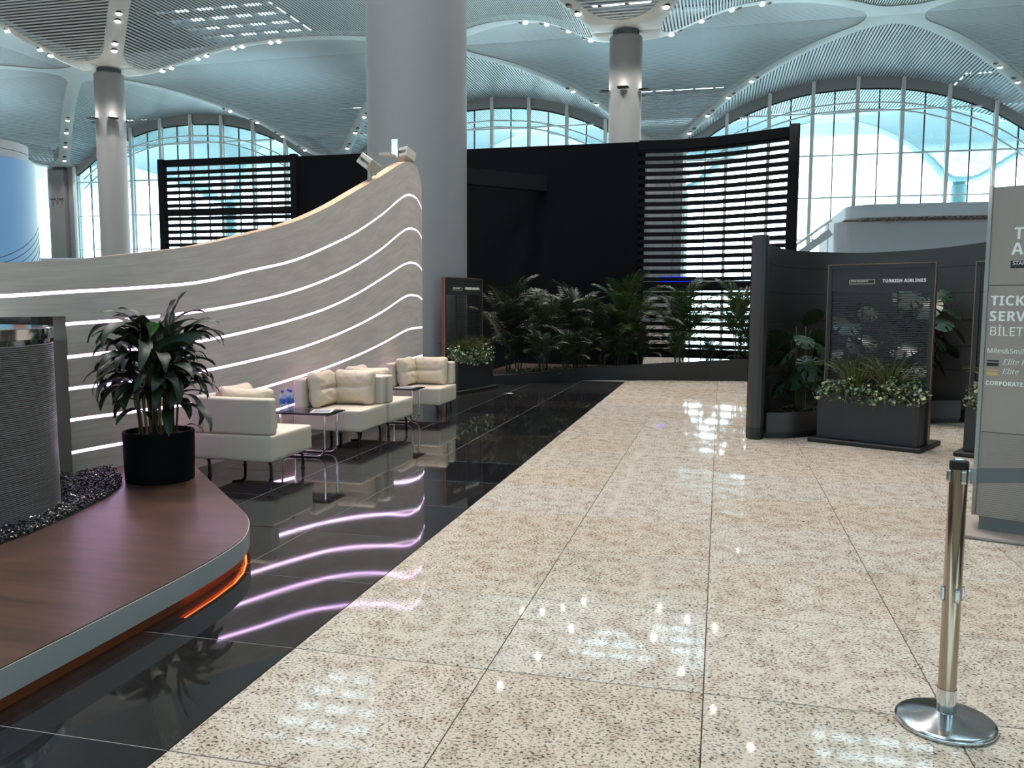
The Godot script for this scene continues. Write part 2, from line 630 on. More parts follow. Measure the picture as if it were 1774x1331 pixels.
# ------------------------------------------------------------------ floor
func make_floor() -> void:
	var floor_node := thing("floor", "polished granite hall floor, cream tiles meeting a dark grey strip", "floor", Vector3.ZERO, 0, "", "structure")
	# plain paving where no tile can be told apart
	var base := MB.new()
	base.box(Vector3(-22, -0.105, -31), Vector3(168, 0.19, 102))
	put("bed", base.mesh(), floor_node, mats["grout dark"])
	var edge := -1.826
	var pale_bed := MB.new()
	pale_bed.box(Vector3(edge - 1.752, -0.004, -9.2), Vector3(3.496, 0.006, 18.2))
	put("dark_tile_bed", pale_bed.mesh(), floor_node, mats["grout pale"])
	# four tile meshes of each kind: the same slab, another cut of the stone
	var slab := func(w: float, d: float, k: int, s: float) -> ArrayMesh:
		var b := MB.new()
		var h := Vector2(w / 2, d / 2)
		var e := 0.0012
		var o := Vector2(0.37 * k, 0.61 * k)
		var at2 := func(x: float, z: float) -> Vector2:
			var q := Vector2(x, z) if k % 2 == 0 else Vector2(-x, -z)
			return q * s + o
		var p := [Vector2(-h.x, h.y), Vector2(h.x, h.y), Vector2(h.x, -h.y), Vector2(-h.x, -h.y)]
		var q := []
		for c in p:
			q.append(Vector2(c.x - signf(c.x) * e, c.y - signf(c.y) * e))
		b.quad(Vector3(q[0].x, 0, q[0].y), Vector3(q[1].x, 0, q[1].y), Vector3(q[2].x, 0, q[2].y), Vector3(q[3].x, 0, q[3].y), at2.call(q[0].x, q[0].y), at2.call(q[1].x, q[1].y), at2.call(q[2].x, q[2].y), at2.call(q[3].x, q[3].y))
		for i in 4:
			var j := (i + 1) % 4
			b.quad(Vector3(p[i].x, -e, p[i].y), Vector3(p[j].x, -e, p[j].y), Vector3(q[j].x, 0, q[j].y), Vector3(q[i].x, 0, q[i].y), at2.call(p[i].x, p[i].y), at2.call(p[j].x, p[j].y), at2.call(q[j].x, q[j].y), at2.call(q[i].x, q[i].y))
			b.quad(Vector3(p[i].x, -0.012, p[i].y), Vector3(p[j].x, -0.012, p[j].y), Vector3(p[j].x, -e, p[j].y), Vector3(p[i].x, -e, p[i].y))
		return b.mesh()
	var pale := []
	var deep := []
	for k in 8:
		pale.append(slab.call(0.8945, 0.8962, k, 0.62))
		deep.append(slab.call(0.8712, 0.8985, k, 1.1))
	for j in range(-1, 20):
		var z := -3.328 - 0.9027 * j + 0.45
		for i in 10:
			var x := edge + 0.899 * (i + 0.5)
			if z > -1.0 or x > 0.62 * -z + 1.2 or z < -18.0:
				continue
			put("light_tile", pale[rng.randi() % 8], floor_node, mats["light granite %d" % (rng.randi() % 4)], at(x, 0, z))
		for i in 4:
			var x := edge - 0.875 * (i + 0.5)
			if z > -0.2 or x < 1.2 * z - 0.6 or z < -17.3:
				continue
			put("dark_tile", deep[rng.randi() % 8], floor_node, mats["dark granite %d" % (rng.randi() % 3)], at(x, 0, z))
	var rest := MB.new()
	for r in [[edge + 8.99, 62, -18.8, 20], [edge, edge + 8.99, -1.0, 20], [-106, edge - 3.5, -18.8, 20], [edge - 3.5, edge, -0.2, 20], [-106, 62, -81.5, -18.8]]:
		rest.quad(Vector3(r[0], -0.006, r[3]), Vector3(r[1], -0.006, r[3]), Vector3(r[1], -0.006, r[2]), Vector3(r[0], -0.006, r[2]), Vector2(r[0], r[3]) * 0.62, Vector2(r[1], r[3]) * 0.62, Vector2(r[1], r[2]) * 0.62, Vector2(r[0], r[2]) * 0.62)
	put("paving", rest.mesh(), floor_node, mats["light granite 1"])


# ------------------------------------------------------------------ vaults
func rise(t: float) -> float:
	return lut([0.0, 1.0, 1.9, 3.2, 4.7, 6.4, 9.6, 12.8, BAY / 2], [16.55, 16.5, 16.52, 17.3, 18.35, 19.3, 20.5, 21.2, 21.45], clampf(t, 0.0, BAY / 2))


# soft maximum, so that the ribs are rounded and not creased
func vault(dx: float, dz: float) -> float:
	var d := absf(dx - dz)
	var m := (dx + dz) / 2.0 + sqrt(d * d + 0.35) / 2.0
	return rise(minf(m, BAY / 2))


func field_half(v: float) -> float:
	var l := BAY / 2 - (RIM + ROUND) * sqrt(2.0)
	var q := absf(v)
	if q <= ROUND / sqrt(2.0):
		return l + sqrt(ROUND * ROUND - q * q)
	if q <= l + ROUND / sqrt(2.0):
		return l + ROUND * sqrt(2.0) - q
	if q < l + ROUND:
		return sqrt(maxf(0.0, ROUND * ROUND - (q - l) * (q - l)))
	return 0.0


# one rib from a column (the origin) to the crown at (+, +)
func rib_mesh() -> ArrayMesh:
	var a := BAY / 2
	var l := a - (RIM + ROUND) * sqrt(2.0)
	var bound := [Vector2(0, 0)]
	for i in 9:
		var t := deg_to_rad(45.0 * i / 8.0)
		bound.append(Vector2(ROUND * sin(t), a - l - ROUND * cos(t)))
	var p0: Vector2 = bound[-1]
	var p1 := Vector2(l + ROUND * cos(PI / 4), a - ROUND * sin(PI / 4))
	for i in range(1, 24):
		bound.append(p0.lerp(p1, i / 24.0))
	for i in 9:
		var t := deg_to_rad(-45.0 + 45.0 * i / 8.0)
		bound.append(Vector2(l + ROUND * cos(t), a + ROUND * sin(t)))
	bound.append(Vector2(a, a))
	var rows := []
	for p in bound:
		var row := PackedVector3Array()
		var s := Vector2(p.y, p.x)
		# raised lip, underside, raised lip
		row.append(Vector3(s.x, vault(s.x, s.y) + 0.30, s.y))
		for i in 9:
			var q: Vector2 = s.lerp(p, i / 8.0)
			row.append(Vector3(q.x, vault(q.x, q.y) - 0.06, q.y))
		row.append(Vector3(p.x, vault(p.x, p.y) + 0.30, p.y))
		rows.append(row)
	var b := MB.new()
	# outside faces down: u x v
	for r in rows:
		r.reverse()
	for k in rows.size():
		pass
	var mid := []
	var l0 := []
	var l1 := []
	for r in rows:
		l0.append(r.slice(0, 2))
		mid.append(r.slice(1, 10))
		l1.append(r.slice(9, 11))
	b.sheet(mid)
	b.sheet(l0)
	b.sheet(l1)
	return b.mesh()


func make_ceiling() -> void:
	var ribs := thing("ceiling", "smooth white ribs of the vaulted ceiling crossing between the columns", "ceiling", Vector3.ZERO, 0, "", "structure")
	var rib := rib_mesh()
	for i in range(-3, 3):
		for j in range(-1, 4):
			for k in 4:
				var cx := COL_X + BAY * i
				var cz := COL_Z - BAY * j
				# quarter k of the column; outside the hall only on the canopy
				var dir: Vector2 = [Vector2(1, 1), Vector2(1, -1), Vector2(-1, -1), Vector2(-1, 1)][k]
				if (i == -3 and dir.x < 0) or (i == 2 and dir.x > 0) or (j == -1 and dir.y > 0) or (j == 3 and dir.y < 0):
					continue
				put("rib", rib, ribs, mats["rib white"], at(cx, 0, cz, PI / 2 * k))
	# slatted fields, one diamond each
	for i in range(-6, 5):
		for j in range(-2, 7):
			if posmod(i + j, 2) == 0:
				continue
			var c := Vector2(COL_X + BAY / 2 * i, COL_Z - BAY / 2 * j)
			if c.x < -106 or c.x > 62 or c.y > 19 or c.y < -115:
				continue
			field(c, posmod(i, 2) == 0, i, j)


func field(c: Vector2, along_x: bool, i: int, j: int) -> void:
	var near: bool = [i, j] in [[-2, 1], [-1, 2], [0, 1], [1, 2]]
	var nth := ["first", "second", "third", "fourth", "fifth", "sixth", "seventh", "eighth", "ninth", "tenth", "eleventh"]
	var o := thing("ceiling", "pale slatted ceiling field, %s row towards the glass, %s from the left" % [nth[j + 2], nth[i + 6]], "ceiling", Vector3(c.x, 0, c.y), 0.0 if along_x else PI / 2, "slatted fields of the vaulted ceiling", "structure")
	var pitch := 0.245 if j == 4 else 0.168
	var wide := pitch * 0.575
	var a := BAY / 2
	var n := int(a / pitch)
	var blade := MB.new()
	blade.box(Vector3.ZERO, Vector3(1, 0.02, wide))
	var unit := blade.mesh()
	var all := MB.new()
	for k in range(-n, n + 1):
		var v := pitch * k
		var h := field_half(v)
		if h < 0.25:
			continue
		# half a field at the side walls
		var x0 := -h
		var x1 := h
		var y := rise(a - absf(v))
		var tilt := Basis(Vector3.RIGHT, -atan2(rise(a - absf(v + 0.05)) - rise(a - absf(v - 0.05)), 0.1))
		var mid := Vector3((x0 + x1) / 2, y + 0.01, v)
		if near:
			put("slat", unit, o, mats["slat white"], Transform3D(tilt * Basis.from_scale(Vector3(x1 - x0, 1, 1)), mid))
		else:
			all.box(mid, Vector3(x1 - x0, 0.02 if j < 4 else 0.05, wide), tilt)
	if not near:
		var s := put("slats", all.mesh(), o, mats["slat white"])
		s.set_meta("kind", "stuff")


# ------------------------------------------------------------------ columns
func make_pillars() -> void:
	var shaft := MB.new()
	var prof := [Vector2(0.9, 0), Vector2(0.9, 0.14)]
	for k in 9:
		prof.append(Vector2(0.9, 0.14 + (16.05 - 0.14) * (k + 1) / 9.0))
	prof.append_array([Vector2(0.86, 16.12), Vector2(0.0, 16.12)])
	shaft.lathe(prof, 64)
	var neck := MB.new()
	neck.lathe([Vector2(0.68, 16.12), Vector2(0.68, 16.55)], 40)
	for k in 20:
		var a := TAU * k / 20
		neck.box(Vector3(cos(a) * 0.69, 16.33, sin(a) * 0.69), Vector3(0.05, 0.36, 0.03), Basis(Vector3.UP, -a))
	var collar := MB.new()
	collar.lathe([Vector2(0.66, 16.46), Vector2(0.96, 16.455), Vector2(0.98, 16.48), Vector2(0.98, 16.6)], 40)
	var ms := shaft.mesh()
	var mn := neck.mesh()
	var mc := collar.mesh()
	var plate := MB.new()
	plate.soft(Vector3(0.27, 0, 0), Vector3(0.5, 0.07, 0.62), 0.03, 3)
	var mp := plate.mesh()
	var disc := MB.new()
	disc.box(Vector3(0.27, 0.04, 0), Vector3(0.3, 0.012, 0.42))
	var md := disc.mesh()
	var told := {
		Vector2i(0, 0): "thick round pale grey column standing right behind the tall end of the curved wall",
		Vector2i(0, 1): "round pale grey column with a dark neck rising behind the black lounge wall",
		Vector2i(-1, 1): "round pale grey column with a dark neck rising behind the low end of the curved wall",
		Vector2i(-2, 1): "distant round column beyond the left edge of the hall", Vector2i(1, 1): "distant round column beyond the right edge of the hall",
	}
	for i in range(-3, 3):
		for j in range(-1, 4):
			var p := Vector3(COL_X + BAY * i, 0, COL_Z - BAY * j)
			if j == 2:
				continue
			if not (Vector2i(i, j) in told) and not j == 3:
				continue
			if i == -3 or i == 2:
				continue
			var label: String = told[Vector2i(i, j)] if Vector2i(i, j) in told else "round canopy column outside the glass end wall, %s from the left" % ["first", "second", "third", "fourth", "fifth", "sixth"][i + 2]
			var o := thing("pillar", label, "column", p, 0.0, "columns of the canopy outside" if j == 3 else "", "structure")
			put("shaft", ms, o, mats["plaster pillar"])
			put("neck", mn, o, mats["pillar neck"])
			put("collar", mc, o, mats["rib white"])
			if j == 1:
				for k in 5:
					var a := PI / 2 + TAU * k / 5 + (0.0 if i == 0 else 0.45)
					var tr := Transform3D(Basis(Vector3.UP, -a), Vector3(cos(a) * 0.9, 13.2, sin(a) * 0.9))
					put("uplight", mp, o, mats["lamp housing"], tr)
					var lens := put("uplight_lens", md, o, mats["lamp lens"], tr)
					var l := SpotLight3D.new()
					l.name = "uplight_lamp"
					lens.add_child(l)
					l.position = Vector3(0.13, 0.06, 0)
					l.rotation = Vector3(PI / 2, 0, 0)
					l.light_color = Color(1.0, 0.85, 0.62)
					l.light_energy = 0.55
					l.light_size = 0.1
					l.spot_angle = 50
					l.spot_range = 60
					l.spot_attenuation = 2.0
					l.shadow_enabled = true
	# boxed columns in the glass wall
	for i in [-2, -1, 0, 1]:
		var p := Vector3(COL_X + BAY * i, 0, FACADE)
		var o := thing("pillar", ["boxed grey column in the glass end wall left of the distant round column", "boxed grey column in the glass end wall hidden behind the dark slat screen", "boxed grey column in the glass end wall seen through the curved slat screen", "boxed grey column in the glass end wall at the far right"][i + 2], "column", p, 0.0, "", "structure")
		var b := MB.new()
		b.box(Vector3(0, 8.05, 0.25), Vector3(1.75, 16.1, 1.5))
		put("shaft", b.mesh(), o, mats["plaster pillar"])
		var w := MB.new()
		w.box(Vector3(-1.35, 8.2, -0.1), Vector3(0.92, 16.4, 0.8))
		w.box(Vector3(1.35, 8.2, -0.1), Vector3(0.92, 16.4, 0.8))
		put("side_casing", w.mesh(), o, mats["valance grey"])
		var nb := MB.new()
		nb.box(Vector3(0, 16.35, 0.25), Vector3(1.3, 0.5, 1.1))
		put("neck", nb.mesh(), o, mats["pillar neck"])
		var arms := MB.new()
		for s in [-1, 1]:
			for q in [-0.5, 0.5]:
				arms.tube([Vector3(q, 12.9, 0.9), Vector3(q + 0.35 * s, 12.95, 1.2)], 0.07, 6)
		put("light_arm", arms.mesh(), o, mats["lamp housing"])


# ------------------------------------------------------------------ glass end wall
func arch(x: float) -> float:
	var d := fposmod(x - COL_X, BAY)
	return rise(minf(d, BAY - d)) - 0.95


func make_end_wall() -> void:
	var step := BAY / 9.0
	var glass := mats["tinted pane"] as Material
	for b in range(-2, 2):
		var x0: float = COL_X + BAY * b
		var o := thing("window", ["arched glass bay of the end wall at the far left edge", "arched glass bay of the end wall above the low end of the curved wall", "arched glass bay of the end wall behind the thick column and black lounge", "arched glass bay of the end wall above the dark curved partition"][b + 2] if b > -3 else "", "window", Vector3.ZERO, 0, "", "structure")
		o.name = "window_%d" % (b + 3)
		# curved valance under the slats
		var front := []
		var back := []
		var under := []
		var over := []
		for k in 49:
			var x := x0 + BAY * k / 48.0
			var y := arch(x)
			front.append(PackedVector3Array([Vector3(x, y, FACADE + 0.15), Vector3(x, y + 0.93, FACADE + 0.15)]))
			back.append(PackedVector3Array([Vector3(x, y + 0.93, FACADE - 0.15), Vector3(x, y, FACADE - 0.15)]))
			under.append(PackedVector3Array([Vector3(x, y, FACADE - 0.15), Vector3(x, y, FACADE + 0.15)]))
			over.append(PackedVector3Array([Vector3(x, y - 0.14, FACADE + 0.05), Vector3(x, y, FACADE + 0.05)]))
		var va := MB.new()
		for s in [front, back, under]:
			var r := []
			for k in s.size():
				var q: PackedVector3Array = s[k]
				q.reverse()
				r.append(q)
			va.sheet(r)
		put("valance", va.mesh(), o, mats["valance grey"])
		var dk := MB.new()
		var r2 := []
		for q in over:
			q.reverse()
			r2.append(q)
		dk.sheet(r2)
		put("head_frame", dk.mesh(), o, mats["mullion dark"])
		# posts, mullions, transoms
		for k in 18:
			var x: float = x0 + step * (0.5 * k)
			if k == 0 or (x < -86.0):
				continue
			var off := minf(x - x0, x0 + BAY - x)
			if off < 1.8:
				continue
			var top := arch(x)
			var m := MB.new()
			if k % 2 == 1:
				m.box(Vector3(x, (top + 0.9) / 2, FACADE + 0.42), Vector3(0.30, top + 0.9, 0.22))
				m.box(Vector3(x, top / 2, FACADE + 0.06), Vector3(0.30, top, 0.10))
				for y in range(1, 6):
					if y * step < top:
						m.box(Vector3(x, y * step, FACADE + 0.22), Vector3(0.10, 0.12, 0.3))
				put("post", m.mesh(), o, mats["mullion white"])
			else:
				m.box(Vector3(x, top / 2, FACADE + 0.04), Vector3(0.10, top, 0.14))
				put("mullion", m.mesh(), o, mats["mullion dark"])
		for y in range(1, 6):
			var h: float = step * y
			var t := MB.new()
			# only where the arch is above it
			var xa: float = x0 + 1.8
			var xb: float = x0 + BAY - 1.8
			while arch(xa) < h and xa < xb:
				xa += 0.1
				xb -= 0.1
			if xb - xa < 1.0:
				continue
			t.tube([Vector3(maxf(xa, -86), h, FACADE + 0.30), Vector3(xb, h, FACADE + 0.30)], 0.075, 6)
			put("transom", t.mesh(), o, mats["mullion white"])
		# bowed rails below the arch
		for q in [1.35, 1.95]:
			var path := []
			for k in 25:
				var x: float = lerpf(x0 + 3.2, x0 + BAY - 3.2, k / 24.0)
				path.append(Vector3(x, arch(x) - q + (0.0 if q < 1.5 else -0.012 * pow(x - x0 - BAY / 2, 2) * 0.2), FACADE + 0.62))
			var t := MB.new()
			t.tube(path, 0.07, 6)
			put("bowed_rail", t.mesh(), o, mats["mullion white"])
		# panes
		for k in 18:
			var xa: float = x0 + step * 0.5 * k
			var xb: float = xa + step * 0.5
			if k == 0 or k == 17:
				if k == 0:
					xa = x0 + 1.7
				else:
					xb = x0 + BAY - 1.7
			if xb < -86.0 or xb - xa < 0.05:
				continue
			for y in 6:
				var lo := step * y
				var ya := minf(lo + step, arch(xa))
				var yb := minf(lo + step, arch(xb))
				if maxf(ya, yb) <= lo + 0.05:
					continue
				ya = maxf(ya, lo + 0.01)
				yb = maxf(yb, lo + 0.01)
				var p := MB.new()
				var z := FACADE
				p.quad(Vector3(xa, lo, z), Vector3(xb, lo, z), Vector3(xb, yb, z), Vector3(xa, ya, z))
				put("pane", p.mesh(), o, glass)


# ------------------------------------------------------------------ walls, roof, ground outside
func make_shell() -> void:
	var left := MB.new()
	left.box(Vector3(-105.3, 12.3, -31.3), Vector3(0.5, 24.6, 100))
	var o := put("wall_left", left.mesh(), self, mats["shell grey"])
	tag(o, "plain grey side wall of the hall far to the left", "wall", "", "structure")
	var right := MB.new()
	right.box(Vector3(61.3, 12.3, -31.3), Vector3(0.5, 24.6, 100))
	o = put("wall_right", right.mesh(), self, mats["shell grey"])
	tag(o, "plain grey side wall of the hall far to the right", "wall", "", "structure")
	var rear := MB.new()  # unseen wall, split by a slot added to admit fill light
	rear.box(Vector3(-22, 3.5, 18.7), Vector3(167, 7.0, 0.5))
	rear.box(Vector3(-22, 16.75, 18.7), Vector3(167, 15.7, 0.5))
	for k in 17:
		rear.box(Vector3(-105 + 10.4 * k, 8.3, 18.7), Vector3(1.2, 2.7, 0.5))
	o = put("wall_rear", rear.mesh(), self, mats["shell grey"])
	tag(o, "grey wall closing the hall behind the viewer, with an added slot for fill light", "wall", "", "structure")
	var band := MB.new()  # glazed slot added behind the viewer, brings in cool fill daylight
	band.quad(Vector3(61, 7, 18.7), Vector3(-105, 7, 18.7), Vector3(-105, 8.9, 18.7), Vector3(61, 8.9, 18.7))
	o = put("window_5", band.mesh(), self, mats["rooflight pane"])
	tag(o, "unseen glass band added in the wall behind the viewer for fill daylight", "window", "", "structure")
	# end wall beyond the glazed bays
	var end := MB.new()
	end.box(Vector3(-96.0, 10, FACADE), Vector3(19, 20, 0.3))
	end.box(Vector3(45.5, 10, FACADE), Vector3(32, 20, 0.3))
	o = put("wall_end", end.mesh(), self, mats["shell grey"])
	tag(o, "solid ends of the glass end wall beyond the arched bays", "wall", "", "structure")
	var ground := MB.new()
	ground.box(Vector3(-22, -0.35, -160), Vector3(400, 0.3, 156))
	o = put("ground", ground.mesh(), self, mats["apron concrete"])
	tag(o, "pale concrete forecourt outside the glass end wall", "ground", "", "structure")
	# roof deck with a rooflight above every slatted field
	var roof := thing("roof", "dark roof deck above the slats with square rooflights", "roof", Vector3.ZERO, 0, "", "structure")
	var deck := MB.new()
	var q := BAY / 2
	var hole := 5.2
	for i in range(-6, 5):
		for j in range(-2, 7):
			var c := Vector3(COL_X + q * i, 24.2, COL_Z - q * j)
			if posmod(i + j, 2) == 0 or j == 4:
				deck.box(c, Vector3(q, 0.3, q))
				continue
			var s := (q - hole * 2) / 2
			for k in [-1, 1]:
				deck.box(c + Vector3(k * (hole + s / 2), 0, 0), Vector3(s, 0.3, q))
				deck.box(c + Vector3(0, 0, k * (hole + s / 2)), Vector3(hole * 2, 0.3, s))
			# upstand and bars
			for k in [-1, 1]:
				deck.box(c + Vector3(k * hole, 0.2, 0), Vector3(0.15, 0.7, hole * 2))
				deck.box(c + Vector3(0, 0.2, k * hole), Vector3(hole * 2, 0.7, 0.15))
			for k in range(-2, 3):
				deck.box(c + Vector3(k * hole / 2.5, 0.1, 0), Vector3(0.25, 0.3, hole * 2))
				deck.box(c + Vector3(0, -0.35, k * hole / 2.5 + 0.3), Vector3(hole * 2, 0.4, 0.45))
			if j > -1 and j < 6 and i > -5 and i < 4:
				var p := MB.new()
				p.quad(c + Vector3(-hole, 0.4, hole), c + Vector3(hole, 0.4, hole), c + Vector3(hole, 0.4, -hole), c + Vector3(-hole, 0.4, -hole))
				put("rooflight", p.mesh(), roof, mats["rooflight pane"])
	put("deck", deck.mesh(), roof, mats["deck dark"])


# ------------------------------------------------------------------ lamps in the ribs
func make_lamps() -> void:
	var house := MB.new()
	house.lathe([Vector2(0.10, 0.0), Vector2(0.17, -0.02), Vector2(0.20, 0.10), Vector2(0.20, 0.30), Vector2(0.0, 0.30)], 16)
	var mh := house.mesh()
	var lens := MB.new()
	lens.lathe([Vector2(0.0, -0.11), Vector2(0.10, -0.10), Vector2(0.165, -0.03), Vector2(0.165, 0.02)], 16, Vector3.ZERO, false)
	var ml := lens.mesh()
	var spots := [2.3, 2.7, 3.9, 4.3, 5.6, 6.0, 7.4, 7.8]
	for i in range(-2, 2):
		for j in range(0, 3):
			for k in 4:
				var dir: Vector2 = [Vector2(1, 1), Vector2(1, -1), Vector2(-1, -1), Vector2(-1, 1)][k]
				if j == 2 and dir.y < 0:
					continue
				var col: String = {Vector2i(-1, 1): "left distant round column", Vector2i(0, 1): "round column behind the lounge", Vector2i(-2, 1): "round column past the left edge", Vector2i(1, 1): "round column past the right edge", Vector2i(-2, 2): "boxed column at the far left", Vector2i(-1, 2): "boxed column behind the left screen", Vector2i(0, 2): "boxed column behind the curved screen", Vector2i(1, 2): "boxed column at the far right", Vector2i(-1, 0): "unseen column left of the viewer", Vector2i(-2, 0): "unseen column farthest left", Vector2i(0, 0): "thick near column", Vector2i(1, 0): "unseen column right of the viewer"}[Vector2i(i, j)]
				var side: String = ["near right", "far right", "far left", "near left"][k]
				var hidden: bool = j == 0 or i == 1 and j == 1 or i == -2 and j == 1
				for s in spots.size():
					if hidden and s % 2 == 1:
						continue
					var t: float = spots[s]
					var p := Vector3(COL_X + BAY * i + dir.x * t, 0, COL_Z - BAY * j + dir.y * t)
					p.y = vault(t, t) - 0.06
					var where: String = ["recessed in the ceiling ribs above the thick near column", "recessed in the ceiling ribs of the distant round columns", "recessed in the ceiling ribs by the glass end wall"][j]
					var o := thing("spotlight", "%s spotlight on the %s rib of the %s" % [["first", "second", "third", "fourth", "fifth", "sixth", "seventh", "eighth"][s], side, col], "spotlight", p, 0.0, "spotlights %s" % where)
					put("housing", mh, o, mats["lamp housing"])
					var lit: bool = s % 2 == 0 or i < 0 and j < 2
					put("lens", ml, o, mats["lamp lens" if lit else "lamp lens off"])
					if s % 2 == 1 and j > 0:
						continue
					var l := SpotLight3D.new()
					l.name = "lamp"
					o.add_child(l)
					l.position = Vector3(0, -0.16, 0)
					l.rotation = Vector3(-PI / 2, 0, 0)
					l.light_color = LAMP_COLOR
					l.light_energy = 0.78 * LAMP_ENERGY * (0.35 if j == 2 else 1.0)
					l.light_size = 0.14
					l.spot_angle = 48
					l.spot_angle_attenuation = 0.6
					l.spot_range = 60
					l.spot_attenuation = 2.0
					l.shadow_enabled = true


# ------------------------------------------------------------------ black lounge behind the plants
const LOUNGE_H := 5.14

func screen_path(t: float) -> Vector3:
	# plan of the curved screen, t 0..1 from the wall to its free end
	return Vector3(lerpf(-1.85, 1.34, t), 0, lut([0.0, 0.3, 0.6, 1.0], [-19.2, -19.25, -18.98, -18.35], t))


func make_lounge() -> void:
	var wall := thing("lounge_wall", "tall solid black wall of the lounge behind the palms and the thick column", "wall", Vector3.ZERO)
	var b := MB.new()
	b.box(Vector3(-6.1, LOUNGE_H / 2, -19.4), Vector3(8.5, LOUNGE_H, 0.3))
	put("panel", b.mesh(), wall, mats["black panel"])
	b = MB.new()
	b.tube([Vector3(-1.88, 0, -19.4), Vector3(-1.88, LOUNGE_H, -19.4)], 0.16, 16)
	put("rounded_end", b.mesh(), wall, mats["black panel"])
	var beam := MB.new()
	var p0 := Vector3(-3.98, 4.28, -19.2)
	var p1 := Vector3(-5.6, 4.28, -17.5)
	var d := (p1 - p0)
	beam.box((p0 + p1) / 2, Vector3(0.18, 0.34, d.length()), Basis(Vector3.UP, atan2(d.x, d.z)))
	put("canopy_beam", beam.mesh(), wall, mats["beam black"])
	# curved slat screen on the right
	var o := thing("slat_screen", "tall curved black slat screen with a free right end, backlit by the glass wall", "screen", Vector3.ZERO)
	var bar := func(h: float, w: float) -> ArrayMesh:
		var m := MB.new()
		var ring := []
		for k in 25:
			var t := k / 24.0
			var p := screen_path(t)
			var e := (screen_path(minf(t + 0.02, 1.0)) - screen_path(maxf(t - 0.02, 0.0))).normalized()
			var s := Vector3(-e.z, 0, e.x) * w / 2
			ring.append([p + s, p - s])
		for face in 4:
			var rows := []
			for k in 25:
				var s0: Vector3 = ring[k][0]
				var s1: Vector3 = ring[k][1]
				var y := Vector3.UP * h / 2
				rows.append(PackedVector3Array([[s0 + y, s0 - y], [s1 + y, s0 + y], [s1 - y, s1 + y], [s0 - y, s1 - y]][face]))
			m.sheet(rows)
		return m.mesh()
	var thin: ArrayMesh = bar.call(0.088, 0.07)
	var thick: ArrayMesh = bar.call(0.20, 0.10)
	var y := 0.62
	while y < LOUNGE_H - 0.2:
		if y < 1.83 or y > 2.06:
			put("slat", thin, o, mats["black slat"], at(0, y, 0))
		y += 0.1655
	put("rail", thick, o, mats["black slat"], at(0, LOUNGE_H - 0.09, 0))
	put("rail", thick, o, mats["black slat"], at(0, 1.95, 0))
	put("rail", thick, o, mats["black slat"], at(0, 0.46, 0))
	for t in [1.0]:
		var q := screen_path(t)
		b = MB.new()
		b.soft(Vector3(q.x + 0.02, LOUNGE_H / 2 + 0.03, q.z), Vector3(0.22, LOUNGE_H + 0.06, 0.2), 0.03, 3)
		put("end_post", b.mesh(), o, mats["black slat"])
	# straight screen on the left
	o = thing("slat_screen", "black slat screen with a wide middle rail above the low end of the curved wall", "screen", Vector3.ZERO)
	b = MB.new()
	b.box(Vector3.ZERO, Vector3(3.6, 0.088, 0.07))
	thin = b.mesh()
	b = MB.new()
	b.box(Vector3.ZERO, Vector3(3.6, 0.17, 0.10))
	thick = b.mesh()
	y = 1.2
	while y < LOUNGE_H - 0.2:
		if y < 3.75 or y > 3.95:
			put("slat", thin, o, mats["black slat"], at(-12.12, y, -19.2))
		y += 0.1655
	put("rail", thick, o, mats["black slat"], at(-12.12, LOUNGE_H - 0.06, -19.2))
	put("rail", thick, o, mats["black slat"], at(-12.12, 3.84, -19.2))
	b = MB.new()
	b.box(Vector3(-12.15, 0.55, -19.2), Vector3(3.5, 1.1, 0.1))
	put("skirt_panel", b.mesh(), o, mats["black slat"])
	for x in [-13.98, -10.26]:
		b = MB.new()
		b.box(Vector3(x, LOUNGE_H / 2 + 0.02, -19.2), Vector3(0.16, LOUNGE_H + 0.04, 0.16))
		put("post", b.mesh(), o, mats["black slat"])
	# planted kerb in front
	var bed := thing("planting_bed", "long low black kerb holding the palm bed in front of the lounge", "planter", Vector3.ZERO)
	var line := [Vector2(-4.66, -15.42), Vector2(-4.2, -15.55), Vector2(-3.6, -15.95), Vector2(-2.75, -16.85), Vector2(-1.8, -17.22), Vector2(0.5, -17.66), Vector2(3.6, -17.7)]
	line = spline(line, 5)
	var outer := []
	var top := []
	var inner := []
	for k in line.size():
		var p: Vector2 = line[k]
		var h := clampf(0.17 + 0.27 * (p.x + 4.2) / 4.6, 0.15, 0.46)
		var q: Vector2 = line[mini(k + 1, line.size() - 1)] - line[maxi(k - 1, 0)]
		var nn := Vector2(q.y, -q.x).normalized() * 0.12
		outer.append(PackedVector3Array([Vector3(p.x, h, p.y), Vector3(p.x, 0.05, p.y), Vector3(p.x, 0.0, p.y)]))
		top.append(PackedVector3Array([Vector3(p.x + nn.x, h, p.y + nn.y), Vector3(p.x, h, p.y)]))
		inner.append(PackedVector3Array([Vector3(p.x + nn.x, 0.0, p.y + nn.y), Vector3(p.x + nn.x, h, p.y + nn.y)]))
	b = MB.new()
	for s in [outer, top, inner]:
		b.sheet(s)
	put("kerb", b.mesh(), bed, mats["kerb black"])
	var poly := PackedVector2Array()
	for p in line:
		poly.append(p + Vector2(0, -0.1))
	for q in [Vector2(3.6, -18.2), Vector2(1.25, -18.28), Vector2(0.3, -18.85), Vector2(-0.8, -19.1), Vector2(-1.7, -19.1), Vector2(-1.75, -19.22), Vector2(-4.66, -19.22)]:
		poly.append(q)
	b = MB.new()
	b.prism(poly, 0.01, 0.16)
	put("soil", b.mesh(), bed, mats["bark"])


